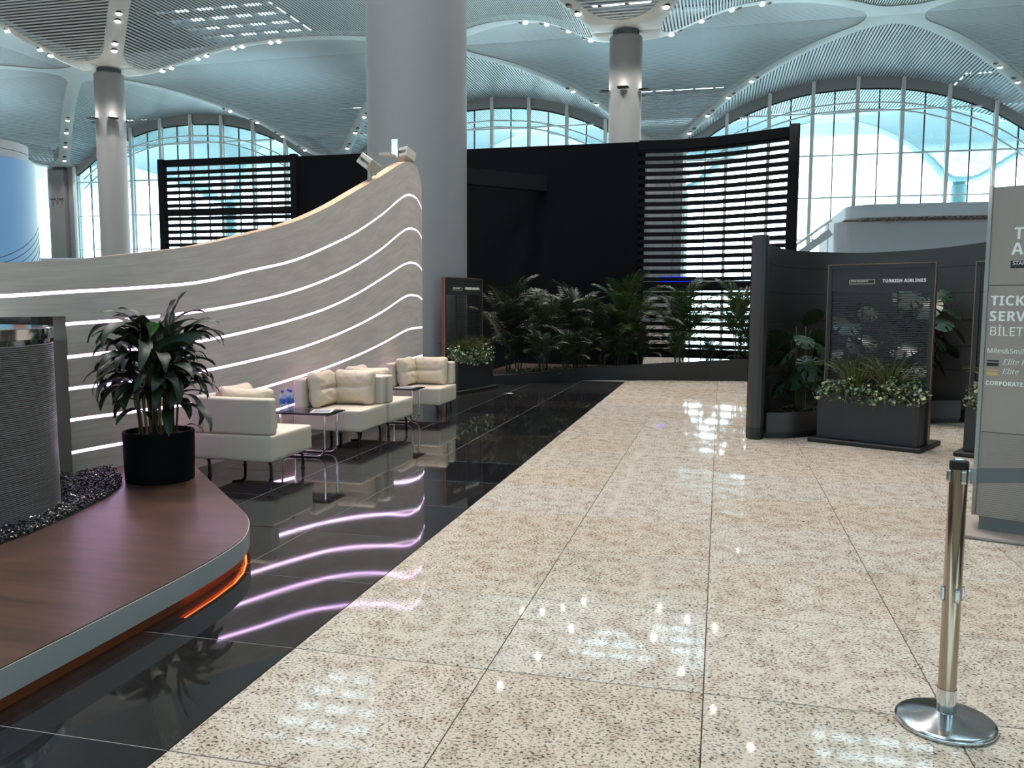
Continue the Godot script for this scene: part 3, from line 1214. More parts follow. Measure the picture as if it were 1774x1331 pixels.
# ------------------------------------------------------------------ the tall curved wall with light lines
const WZ := [-13.0, -12.8, -12.55, -12.26, -11.87, -11.0, -10.2, -9.4, -8.6, -7.8, -7.0, -6.2, -5.6, -5.0, -3.2]
const TOPS := [3.05, 3.18, 3.44, 3.62, 3.62, 3.29, 2.99, 2.69, 2.44, 2.255, 2.08, 1.96, 1.88, 1.83, 1.79]
const LINES := [
	[2.88, 2.95, 3.05, 3.15, 3.135, 2.77, 2.47, 2.23, 2.02, 1.88, 1.74, 1.67, 1.63, 1.59, 1.545],
	[2.48, 2.52, 2.59, 2.665, 2.64, 2.31, 2.05, 1.845, 1.68, 1.56, 1.47, 1.41, 1.38, 1.36, 1.33],
	[2.03, 2.05, 2.09, 2.155, 2.14, 1.90, 1.68, 1.50, 1.37, 1.27, 1.19, 1.15, 1.12, 1.10, 1.08],
	[1.58, 1.59, 1.625, 1.67, 1.66, 1.44, 1.27, 1.135, 1.03, 0.96, 0.905, 0.88, 0.87, 0.86, 0.85],
	[1.16, 1.165, 1.175, 1.175, 1.155, 1.0, 0.88, 0.785, 0.71, 0.65, 0.615, 0.62, 0.62, 0.61, 0.6],
	[0.73, 0.73, 0.73, 0.725, 0.71, 0.62, 0.535, 0.475, 0.42, 0.37, 0.345, 0.365, 0.36, 0.36, 0.36],
]

# plan of the face: list of [x, z, z along the tables]
func wall_plan() -> Array:
	var pts := [Vector2(-5.22, -3.2), Vector2(-5.10, -4.4), Vector2(-4.97, -5.58), Vector2(-4.86, -6.1), Vector2(-4.74, -7.0), Vector2(-4.66, -8.0), Vector2(-4.61, -9.0), Vector2(-4.58, -10.0), Vector2(-4.56, -11.0), Vector2(-4.545, -11.9), Vector2(-4.54, -12.35), Vector2(-4.575, -12.62), Vector2(-4.66, -12.82), Vector2(-4.82, -12.96), Vector2(-5.05, -13.0)]
	return spline(pts, 5)


func make_swoosh_wall() -> void:
	var o := thing("curved_wall", "tall sweeping pale wood wall with glowing white lines, rising to the right behind the armchairs", "wall", Vector3.ZERO)
	var plan := wall_plan()
	var m := plan.size()
	var thick := 0.14
	var run := PackedFloat32Array()
	var nrm := []
	var s := 0.0
	for k in m:
		if k:
			s += plan[k].distance_to(plan[k - 1])
		run.append(s)
		var t: Vector2 = (plan[mini(k + 1, m - 1)] - plan[maxi(k - 1, 0)]).normalized()
		nrm.append(Vector2(-t.y, t.x))     # towards the aisle
	var jamb := 0
	while plan[jamb].y > -5.579:
		jamb += 1
	var top := func(k: int) -> float: return lut(WZ, TOPS, plan[k].y)
	var line := func(i: int, k: int) -> float: return lut(WZ, LINES[i], plan[k].y)
	var P := func(k: int, y: float, off: float) -> Vector3: return Vector3(plan[k].x + nrm[k].x * off, y, plan[k].y + nrm[k].y * off)
	# core: a hair behind the veneer, with plywood layers on its top edge
	var core := MB.new()
	for part in [[0, jamb, 1.44], [jamb, m - 1, 0.0]]:
		var ks := range(part[0], part[1] + 1)
		var front := []
		var back := []
		var cap := []
		var foot := []
		for k in ks:
			var h: float = top.call(k) - 0.004
			front.append(PackedVector3Array([P.call(k, part[2], -0.014), P.call(k, h, -0.014)]))
			back.append(PackedVector3Array([P.call(k, h, -thick), P.call(k, part[2], -thick)]))
			cap.append(PackedVector3Array([P.call(k, h, -0.014), P.call(k, h, -thick)]))
			foot.append(PackedVector3Array([P.call(k, part[2], -thick), P.call(k, part[2], -0.014)]))
		for sh in [front, back, cap, foot]:
			for r in sh:
				r.reverse()
			core.sheet(sh)
		for e in [part[0], part[1]]:
			var h: float = top.call(e) - 0.004
			var q := [P.call(e, part[2], -thick), P.call(e, part[2], -0.014), P.call(e, h, -0.014), P.call(e, h, -thick)]
			if e == part[0]:
				core.quad(q[0], q[1], q[2], q[3])
			else:
				core.quad(q[1], q[0], q[3], q[2])
	put("core", core.mesh(), o, mats["plywood edge"], Transform3D.IDENTITY, "plywood core showing along the top edge")
	for off in [-0.045, -0.10]:
		var ln := MB.new()
		var r := []
		for k in m:
			var h: float = top.call(k)
			r.append(PackedVector3Array([P.call(k, h - 0.002, off - 0.004), P.call(k, h - 0.002, off + 0.004)]))
		ln.sheet(r)
		put("ply_line", ln.mesh(), o, mats["plywood line"])
	# jamb face, the shade on it put into a darker colour
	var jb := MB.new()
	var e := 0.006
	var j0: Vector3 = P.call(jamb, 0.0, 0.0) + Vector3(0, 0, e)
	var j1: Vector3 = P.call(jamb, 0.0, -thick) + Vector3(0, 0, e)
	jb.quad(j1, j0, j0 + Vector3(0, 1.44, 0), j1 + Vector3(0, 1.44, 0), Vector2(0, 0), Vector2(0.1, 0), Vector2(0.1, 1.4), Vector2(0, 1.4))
	put("shaded_jamb_face", jb.mesh(), o, mats["jamb shaded"])
	# veneer panels between the lines; each in two lengths that meet at a fine seam
	var seam := jamb
	while plan[seam].y > -6.44:
		seam += 1
	var half := 0.0125
	for i in 7:
		for part in [[0, jamb], [jamb, seam], [seam, m - 1]]:
			if part[0] == 0 and i > 1:
				continue
			var rows := []
			var lip := []
			var us := PackedFloat32Array()
			for k in range(part[0], part[1] + 1):
				var hi: float = top.call(k) if i == 0 else line.call(i - 1, k) - half
				var lo: float = 0.0 if i == 6 else line.call(i, k) + half
				if part[0] == 0 and i == 1:
					lo = 1.44
				var row := PackedVector3Array()
				for q in 5:
					row.append(P.call(k, lerpf(hi, lo, q / 4.0), 0.0))
				rows.append(row)
				us.append(run[k] * 0.45 + 0.13 * i)
				lip.append(PackedVector3Array([P.call(k, lo, 0.0), P.call(k, lo, -0.014)]))
			var b := MB.new()
			var first := b.v.size()
			b.sheet(rows)
			# grain along the wall: u is the run, v the height
			for k in rows.size():
				for q in 5:
					b.uv[first + k * 5 + q] = Vector2(us[k], q / 4.0 * 0.26 + 0.31 * i)
			b.sheet(lip)
			put("veneer_panel", b.mesh(), o, mats["grey oak veneer"])
	# light lines
	for i in 6:
		var rows := []
		var from := jamb if i > 0 else 0
		for k in range(from, m):
			var y: float = line.call(i, k)
			rows.append(PackedVector3Array([P.call(k, y + half, -0.006), P.call(k, y - half, -0.006)]))
		var b := MB.new()
		b.sheet(rows)
		var strip := put("led_strip_lamp", b.mesh(), o, mats["led strip lamp"])
		# the light it gives, in short lengths just in front
		var step := 9
		for k in range(from + 3, m - 9, step):
			var a0: Vector3 = P.call(k, line.call(i, k), 0.012)
			var k1 := mini(k + step, m - 2)
			var a1: Vector3 = P.call(k1, line.call(i, k1), 0.012)
			var l := AreaLight3D.new()
			l.name = "strip_light"
			strip.add_child(l, true)
			var x := (a1 - a0).normalized()
			var zz := Vector3(nrm[k].x, 0, nrm[k].y)
			zz = (zz - x * zz.dot(x)).normalized()
			# an area light shines along its -z
			l.transform = Transform3D(Basis(x, (-zz).cross(x), -zz), (a0 + a1) / 2)
			l.area_size = Vector2(a0.distance_to(a1), 0.03)
			l.light_color = Color(1.0, 0.88, 1.0)
			l.light_energy = 0.02
			l.shadow_enabled = true


# ------------------------------------------------------------------ platform, podium, stones
func make_platform() -> void:
	var o := thing("platform", "low brown platform with a grey rounded edge and copper plinth under the podium", "platform", Vector3.ZERO)
	var edge := [Vector2(-2.59, 1.4), Vector2(-2.59, -1.0), Vector2(-2.59, -2.4), Vector2(-2.59, -3.3), Vector2(-2.605, -3.8), Vector2(-2.65, -4.2), Vector2(-2.74, -4.46), Vector2(-2.90, -4.73), Vector2(-3.12, -4.98), Vector2(-3.5, -5.37), Vector2(-3.9, -5.78), Vector2(-4.3, -6.2), Vector2(-4.72, -6.64)]
	edge = spline(edge, 6)
	var back := [Vector2(-4.775, -6.66), Vector2(-4.84, -6.1), Vector2(-4.955, -5.56), Vector2(-5.13, -5.56), Vector2(-6.4, -5.2), Vector2(-6.4, 1.4)]
	var outline := func(inset: float) -> PackedVector2Array:
		var p := PackedVector2Array()
		for k in edge.size():
			var t: Vector2 = (edge[mini(k + 1, edge.size() - 1)] - edge[maxi(k - 1, 0)]).normalized()
			p.append(edge[k] + Vector2(t.y, -t.x) * inset)
		for q in back:
			p.append(q)
		return p
	var b := MB.new()
	b.prism(outline.call(0.006), 0.10, 0.18, 0.35)
	put("deck", b.mesh(), o, mats["brown deck"])
	b = MB.new()
	b.prism(outline.call(0.0), 0.062, 0.174, 1.0)
	put("edge_band", b.mesh(), o, mats["edge grey"])
	b = MB.new()
	b.prism(outline.call(0.035), 0.0, 0.063, 1.0, false)
	put("plinth", b.mesh(), o, mats["copper"])
	# the warm light tucked under the rim
	var strip := MB.new()
	var rows := []
	var path := []
	for k in range(2, edge.size() - 18):
		var t: Vector2 = (edge[k + 1] - edge[k - 1]).normalized()
		var q: Vector2 = edge[k] + Vector2(t.y, -t.x) * 0.024
		path.append(q)
		rows.append(PackedVector3Array([Vector3(q.x, 0.058, q.y), Vector3(q.x - 0.012, 0.058, q.y)]))
	strip.sheet(rows)
	var lamp := put("rim_led_light", strip.mesh(), o, glow("rim led light", Color(1.0, 0.42, 0.15), 0.05))
	for k in range(20, path.size() - 2, 4):
		var p0 := Vector3(path[k].x, 0.056, path[k].y)
		var p1 := Vector3(path[mini(k + 4, path.size() - 1)].x, 0.056, path[mini(k + 4, path.size() - 1)].y)
		var l := AreaLight3D.new()
		l.name = "rim_light"
		lamp.add_child(l, true)
		var x := (p1 - p0).normalized()
		l.transform = Transform3D(Basis(x, Vector3.UP.cross(x), Vector3.UP), (p0 + p1) / 2)
		l.area_size = Vector2(p0.distance_to(p1), 0.012)
		l.light_color = Color(1.0, 0.45, 0.18)
		l.light_energy = 0.006
		l.shadow_enabled = true
	# podium
	var pod := thing("podium", "big round ribbed metal podium with a polished top at the left edge", "podium", Vector3(-5.16, 0.18, -4.19))
	b = MB.new()
	var prof := []
	var n := 88
	var h := 1.10
	for k in n:
		var y := h * k / n
		prof.append(Vector2(0.972, y))
		prof.append(Vector2(0.983, y + h / n * 0.30))
		prof.append(Vector2(0.983, y + h / n * 0.72))
	prof.append(Vector2(0.972, h))
	b.lathe(prof, 96)
	put("ribbed_drum", b.mesh(), pod, mats["rib metal"])
	b = MB.new()
	b.lathe([Vector2(0.965, h), Vector2(0.965, h + 0.03), Vector2(0.985, h + 0.03), Vector2(0.985, h + 0.035), Vector2(0.99, h + 0.10), Vector2(0.98, h + 0.105), Vector2(0.0, h + 0.105)], 96)
	put("polished_top", b.mesh(), pod, mats["chrome"])
	# black stone chips around it
	var rim := PackedVector2Array([Vector2(-4.15, -2.9), Vector2(-3.99, -3.4), Vector2(-3.93, -3.84), Vector2(-3.94, -4.1), Vector2(-4.04, -4.54), Vector2(-4.18, -5.02), Vector2(-4.29, -5.26), Vector2(-4.42, -5.46), Vector2(-4.64, -5.69), Vector2(-4.84, -5.88), Vector2(-4.90, -5.9), Vector2(-4.95, -5.56), Vector2(-5.6, -5.4), Vector2(-6.2, -4.8), Vector2(-6.2, -2.9)])
	var chip := MB.new()
	var q := [Vector3(1, 0, 0.1), Vector3(-0.9, 0.1, -0.2), Vector3(0.1, 0.55, 0.1), Vector3(0, -0.5, 0.1), Vector3(0.2, 0.1, 0.75), Vector3(-0.1, 0, -0.8)]
	for f in [[0, 4, 2], [4, 1, 2], [1, 5, 2], [5, 0, 2], [4, 0, 3], [1, 4, 3], [5, 1, 3], [0, 5, 3]]:
		chip.tri(q[f[0]], q[f[2]], q[f[1]])
	for k in range(0, chip.idx.size(), 3):
		var i := chip.idx[k]
		if chip.n[i].dot(chip.v[i] + chip.v[chip.idx[k + 1]] + chip.v[chip.idx[k + 2]]) < 0.0:
			for e in 3:
				chip.n[chip.idx[k + e]] = -chip.n[chip.idx[k + e]]
			var z := chip.idx[k + 1]
			chip.idx[k + 1] = chip.idx[k + 2]
			chip.idx[k + 2] = z
	var spots := []
	while spots.size() < 9000:
		var p := Vector2(rng.randf_range(-6.2, -3.9), rng.randf_range(-5.9, -2.9))
		if p.distance_to(Vector2(-5.16, -4.19)) < 1.0 or not Geometry2D.is_point_in_polygon(p, rim):
			continue
		if p.distance_to(Vector2(-5.16, -4.19)) > 1.25 and p.x < -5.2:
			continue
		var r := rng.randf_range(0.008, 0.016)
		var bs := Basis.from_euler(Vector3(rng.randf_range(-0.7, 0.7), rng.randf() * TAU, rng.randf_range(-0.7, 0.7))).scaled(Vector3.ONE * r)
		spots.append(Transform3D(bs, Vector3(p.x, 0.186 + r * 0.35 + rng.randf() * 0.022, p.y)))
	var mm := MultiMesh.new()
	mm.transform_format = MultiMesh.TRANSFORM_3D
	mm.mesh = chip.mesh(mats["stone chip"])
	mm.instance_count = spots.size()
	for k in spots.size():
		mm.set_instance_transform(k, spots[k])
	var g := MultiMeshInstance3D.new()
	g.name = "gravel"
	g.multimesh = mm
	add_child(g)
	tag(g, "shiny black stone chips spread around the ribbed podium", "gravel", "", "stuff")
	b = MB.new()
	b.prism(rim, 0.1805, 0.186)
	var bd := put("gravel_tray", b.mesh(), self, mats["stone chip"])
	tag(bd, "dark tray under the black stone chips beside the podium", "tray", "", "stuff")


# ------------------------------------------------------------------ seats, tables, bottles
func cushion_mesh(sd: int) -> ArrayMesh:
	var f := noise(7.0, sd, 3)
	var b := MB.new()
	# in its own axes: x wide, y high, z thick
	b.soft(Vector3.ZERO, Vector3(0.50, 0.40, 0.19), 0.07, 22, Basis.IDENTITY, func(p: Vector3, h: Vector3) -> Vector3:
		var u := p.x / h.x
		var w := p.y / h.y
		var puff := (1.0 - pow(absf(u), 3.0)) * (1.0 - pow(absf(w), 3.0))
		var z := p.z * (0.38 + 0.75 * sqrt(maxf(puff, 0.0)))
		# the seam across the middle, gathered at its button
		var crease := exp(-pow(p.y / 0.018, 2.0)) * (0.4 + 0.6 * exp(-u * u * 3.0))
		z -= signf(p.z) * 0.042 * crease * clampf(absf(p.z) / h.z, 0, 1)
		z += signf(p.z) * 0.016 * f.get_noise_3d(p.x * 0.7 + p.y * 0.5, p.y * 1.8, signf(p.z)) * clampf(absf(p.z) / h.z * 2.0, 0, 1)
		var ang := atan2(p.y, p.x)
		z -= signf(p.z) * 0.010 * pow(absf(sin(ang * 7.0 + f.get_noise_1d(ang * 0.4) * 4.0)), 3.0) * exp(-pow(Vector2(u, w).length() - 0.35, 2.0) * 6.0)
		# pulled-out corners
		var cr := pow(absf(u * w), 2.5)
		return Vector3(p.x * (0.96 + 0.07 * cr - 0.03 * (1.0 - u * u) * 0.0), p.y * (0.95 + 0.09 * cr), z))
	return b.mesh()


func armchair(called: String, label: String, x0: float, z0: float, far_side: bool) -> Node3D:
	# seat 0.80 deep (x) by 0.74 wide (z); a back along the wall and a second back on one side
	var o := thing(called, label, "armchair", Vector3(x0, 0, z0), 0.0, "")
	var m: Material = mats["cream leather"]
	var d := 0.79
	var w := 0.74
	var b := MB.new()
	b.soft(Vector3(d / 2, 0.285, -w / 2), Vector3(d, 0.235, w), 0.022, 10)
	put("seat", b.mesh(), o, m)
	b = MB.new()
	b.soft(Vector3(0.06, 0.565, -w / 2), Vector3(0.12, 0.325, w), 0.025, 8)
	put("backrest", b.mesh(), o, m)
	b = MB.new()
	b.soft(Vector3(0.12 + (d - 0.14) / 2, 0.563, -w + 0.06 if far_side else -0.06), Vector3(d - 0.12, 0.32, 0.12), 0.025, 8)
	put("side_back", b.mesh(), o, m)
	for sx in [0, 1]:
		for sz in [0, 1]:
			var x := 0.10 if sx == 0 else d - 0.08
			var z := -0.10 if sz == 0 else -w + 0.10
			var dz := 0.05 if sz == 0 else -0.05
			b = MB.new()
			b.tube([Vector3(x - 0.08, 0.160, z - dz), Vector3(x - 0.01, 0.158, z), Vector3(x + 0.015, 0.135, z + dz * 0.3), Vector3(x + 0.02, 0.10, z + dz * 0.4), Vector3(x + 0.02, 0.012, z + dz * 0.4)], 0.014, 8)
			b.tube([Vector3(x + 0.02, 0.012, z + dz * 0.4), Vector3(x + 0.02, 0.0, z + dz * 0.4)], 0.02, 8)
			put("leg", b.mesh(), o, mats["black tube"])
	return o


func make_seating() -> void:
	var seats := [
		[-4.53, -6.50, false, "cream leather corner armchair nearest the potted plant, side back turned to the viewer"],
		[-4.50, -8.30, true, "cream leather corner armchair beside the water bottles, two plump cushions facing out"],
		[-4.47, -9.06, false, "cream leather corner armchair standing back to back with the one by the bottles"],
		[-4.46, -10.80, true, "cream leather corner armchair at the far end of the row beside the dark planter"],
	]
	var c1 := cushion_mesh(3)
	var c2 := cushion_mesh(12)
	var words := ["of the armchair nearest the potted plant", "of the armchair beside the water bottles", "of the armchair third along the row", "of the armchair farthest along the row"]
	for k in seats.size():
		var s: Array = seats[k]
		armchair("corner_armchair", s[3], s[0], s[1], s[2])
		# one cushion against the wall back, one against the side back
		var far: bool = s[2]
		var z: float = s[1] - (0.30 if far else 0.44)
		var pt := thing("cushion", "plump cream cushion leaning on the wall-side back %s" % words[k], "cushion", Vector3(s[0] + 0.195, 0.60, z))
		pt.rotation = Vector3(0, PI / 2, 0)
		pt.rotate_object_local(Vector3.RIGHT, -0.17)
		put("cover", c1 if k % 2 == 0 else c2, pt, mats["cushion leather"])
		tag(pt, "", "", "cushions on the armchairs")
		var zz: float = s[1] - (0.74 - 0.19 if far else 0.19)
		pt = thing("cushion", "plump cream cushion leaning on the side back %s" % words[k], "cushion", Vector3(s[0] + 0.47, 0.60, zz))
		pt.rotation = Vector3(-0.16 if far else 0.16, 0, 0)
		put("cover", c2 if k % 2 == 0 else c1, pt, mats["cushion leather"])
		tag(pt, "", "", "cushions on the armchairs")
	# side tables
	var tables := [[-4.06, -7.80, "small black glass side table with chrome legs carrying the water bottles", 0.62, 0.42], [-4.02, -10.32, "small black glass side table with a leaflet between the far armchairs", 0.50, 0.40]]
	for k in 2:
		var t: Array = tables[k]
		var o := thing("side_table", t[2], "table", Vector3(t[0], 0, t[1]))
		var hx: float = t[3] / 2
		var hz: float = t[4] / 2
		var b := MB.new()
		b.soft(Vector3(0, 0.445, 0), Vector3(t[3], 0.018, t[4]), 0.008, 3)
		put("top", b.mesh(), o, mats["black glass"])
		for s in [-1, 1]:
			b = MB.new()
			var z: float = s * (hz - 0.07)
			var xa := -hx + 0.07
			var xb := hx - 0.07
			var path := [Vector3(xa, 0.436, z), Vector3(xa, 0.10, z), Vector3(xa + 0.015, 0.05, z), Vector3(xa + 0.05, 0.018, z), Vector3(xa + 0.10, 0.012, z), Vector3(xb - 0.10, 0.012, z), Vector3(xb - 0.05, 0.018, z), Vector3(xb - 0.015, 0.05, z), Vector3(xb, 0.10, z), Vector3(xb, 0.436, z)]
			b.tube(path, 0.012, 10)
			put("leg_loop", b.mesh(), o, mats["chrome"])
		b = MB.new()
		for x in [-hx + 0.07, hx - 0.07]:
			b.tube([Vector3(x, 0.42, -hz + 0.07), Vector3(x, 0.42, hz - 0.07)], 0.008, 6)
		put("cross_bar", b.mesh(), o, mats["chrome"])
	# leaflets
	var sheets := [[-3.90, -7.78, 0.3, "folded pale leaflet lying on the side table in front of the bottles"], [-3.96, -10.3, -0.2, "folded pale leaflet lying on the side table between the far armchairs"]]
	for k in 2:
		var q: Array = sheets[k]
		var o := thing("leaflet", q[3], "leaflet", Vector3(q[0], 0.4545, q[1]), q[2])
		var b := MB.new()
		b.soft(Vector3(0, 0.004, 0), Vector3(0.21, 0.008, 0.28), 0.003, 2)
		put("pages", b.mesh(), o, mats["paper"])
		b = MB.new()
		b.box(Vector3(0, 0.0085, 0.02), Vector3(0.16, 0.001, 0.16))
		put("print", b.mesh(), o, mats["paper print"])
	# bottles
	var body := MB.new()
	body.lathe([Vector2(0, 0.002), Vector2(0.026, 0.0), Vector2(0.031, 0.008), Vector2(0.031, 0.05), Vector2(0.029, 0.055), Vector2(0.031, 0.06), Vector2(0.031, 0.14), Vector2(0.024, 0.165), Vector2(0.013, 0.185), Vector2(0.013, 0.20)], 20, Vector3.ZERO, false)
	var label := MB.new()
	label.lathe([Vector2(0.0318, 0.075), Vector2(0.0318, 0.125)], 20)
	var cap := MB.new()
	cap.lathe([Vector2(0.0155, 0.19), Vector2(0.0155, 0.212), Vector2(0.013, 0.215), Vector2(0.0, 0.215)], 16)
	var spots := [[-4.30, -7.70, "small blue-capped water bottle on the side table, the one nearest the viewer"], [-4.24, -7.76, "small blue-capped water bottle on the side table, the one nearest the aisle"], [-4.30, -7.83, "small blue-capped water bottle on the side table, the one farthest back"]]
	for s in spots:
		var o := thing("water_bottle", s[2], "bottle", Vector3(s[0], 0.4545, s[1]), 0, "water bottles on the side table")
		put("body", body.mesh(), o, mats["bottle"])
		put("label_band", label.mesh(), o, mats["bottle label"])
		put("cap", cap.mesh(), o, mats["bottle cap"])


# ------------------------------------------------------------------ dark curved partition on the right
func make_partition() -> void:
	var o := thing("partition", "dark curved partition with fine grooves and a thick rounded left end, behind the louvred stands", "partition", Vector3.ZERO)
	var pts := [Vector2(0.43, -10.12), Vector2(0.58, -10.9), Vector2(0.85, -11.65), Vector2(1.30, -12.3), Vector2(1.95, -12.55), Vector2(2.6, -12.45), Vector2(3.3, -12.1), Vector2(4.1, -11.5), Vector2(5.0, -10.8), Vector2(6.4, -9.6)]
	pts = spline(pts, 5)
	var m := pts.size()
	var tops := func(k: int) -> float:
		var x: float = pts[k].x
		return lut([0.43, 0.7, 1.3, 2.0, 2.8, 3.4, 4.2, 5.0, 6.4], [2.31, 2.27, 2.27, 2.27, 2.31, 2.38, 2.52, 2.68, 2.9], x)
	var nrm := []
	for k in m:
		var t: Vector2 = (pts[mini(k + 1, m - 1)] - pts[maxi(k - 1, 0)]).normalized()
		nrm.append(Vector2(-t.y, t.x))
	var P := func(k: int, y: float, off: float) -> Vector3: return Vector3(pts[k].x + nrm[k].x * off, y, pts[k].y + nrm[k].y * off)
	# grooves follow the top edge; panels between them stand proud of the core
	var share := [1.0, 0.89, 0.74, 0.585, 0.435, 0.30, 0.07]
	var cut := func(i: int, k: int) -> float:
		var h: float = tops.call(k)
		if i == 0:
			return h
		var sag: float = exp(-pts[k].distance_to(pts[0]) * 1.2) * (0.03 if i < 3 else -0.02)
		return 2.3 * share[i] + (h - 2.3) * share[i] * 0.5 + sag
	var core := MB.new()
	var front := []
	var back := []
	var cap := []
	for k in m:
		var h: float = tops.call(k) - 0.004
		front.append(PackedVector3Array([P.call(k, 0.0, -0.012), P.call(k, h, -0.012)]))
		back.append(PackedVector3Array([P.call(k, h, -0.11), P.call(k, 0.0, -0.11)]))
		cap.append(PackedVector3Array([P.call(k, h, -0.012), P.call(k, h, -0.11)]))
	for s in [front, back, cap]:
		for r in s:
			r.reverse()
		core.sheet(s)
	put("core", core.mesh(), o, mats["charcoal skirting"])
	for i in 6:
		var rows := []
		var lip := []
		for k in m:
			var hi: float = cut.call(i, k) - (0.005 if i else 0.0)
			var lo: float = cut.call(i + 1, k) + 0.005
			rows.append(PackedVector3Array([P.call(k, hi, 0.0), P.call(k, lerpf(lo, hi, 0.5), 0.0), P.call(k, lo, 0.0)]))
			lip.append(PackedVector3Array([P.call(k, hi, -0.012), P.call(k, hi, 0.0)]))
		var b := MB.new()
		b.sheet(rows)
		b.sheet(lip)
		put("panel", b.mesh(), o, mats["charcoal"])
	# rounded end post and its skirting
	var b := MB.new()
	var post := PackedVector2Array()
	post.append_array(arc(Vector2(0.42, -10.09), 0.10, 0, 360, 20).slice(0, 20))
	post = PackedVector2Array([Vector2(0.37, -10.30), Vector2(0.325, -10.16), Vector2(0.335, -10.06), Vector2(0.37, -10.005), Vector2(0.43, -9.985), Vector2(0.475, -10.0), Vector2(0.505, -10.06), Vector2(0.515, -10.15), Vector2(0.53, -10.30)])
	b.prism(post, 0.14, 2.335)
	put("end_post", b.mesh(), o, mats["charcoal"])
	b = MB.new()
	b.prism(post, 0.0, 0.14)
	put("skirting", b.mesh(), o, mats["charcoal skirting"])
	# planted kerb at its foot
	var bed := thing("planting_bed", "low charcoal kerb at the foot of the curved partition holding the split-leaf plants", "planter", Vector3.ZERO)
	var line := spline([Vector2(0.55, -10.12), Vector2(0.85, -10.22), Vector2(1.15, -10.52), Vector2(1.6, -11.0), Vector2(2.2, -11.6), Vector2(2.75, -12.0), Vector2(3.1, -12.1)], 5)
	var face := []
	var top := []
	var skirt := []
	for k in line.size():
		var p: Vector2 = line[k]
		var t: Vector2 = (line[mini(k + 1, line.size() - 1)] - line[maxi(k - 1, 0)]).normalized()
		var nn := Vector2(-t.y, t.x)
		face.append(PackedVector3Array([Vector3(p.x, 0.07, p.y), Vector3(p.x, 0.30, p.y)]))
		top.append(PackedVector3Array([Vector3(p.x, 0.30, p.y), Vector3(p.x - nn.x * 0.06, 0.30, p.y - nn.y * 0.06), Vector3(p.x - nn.x * 0.06, 0.12, p.y - nn.y * 0.06)]))
		skirt.append(PackedVector3Array([Vector3(p.x - nn.x * 0.02, 0, p.y - nn.y * 0.02), Vector3(p.x - nn.x * 0.02, 0.07, p.y - nn.y * 0.02)]))
	for s in [face, top, skirt]:
		for r in s:
			r.reverse()
	b = MB.new()
	b.sheet(face)
	b.sheet(top)
	put("kerb", b.mesh(), bed, mats["charcoal"])
	b = MB.new()
	b.sheet(skirt)
	put("skirting", b.mesh(), bed, mats["charcoal skirting"])
	var poly := PackedVector2Array()
	for p in line:
		poly.append(p + Vector2(0.0, -0.05))
	for q in [Vector2(2.6, -12.4), Vector2(1.95, -12.5), Vector2(1.35, -12.25), Vector2(0.92, -11.6), Vector2(0.65, -10.9)]:
		poly.append(q)
	b = MB.new()
	b.prism(poly, 0.01, 0.24)
	put("soil", b.mesh(), bed, mats["soil"])


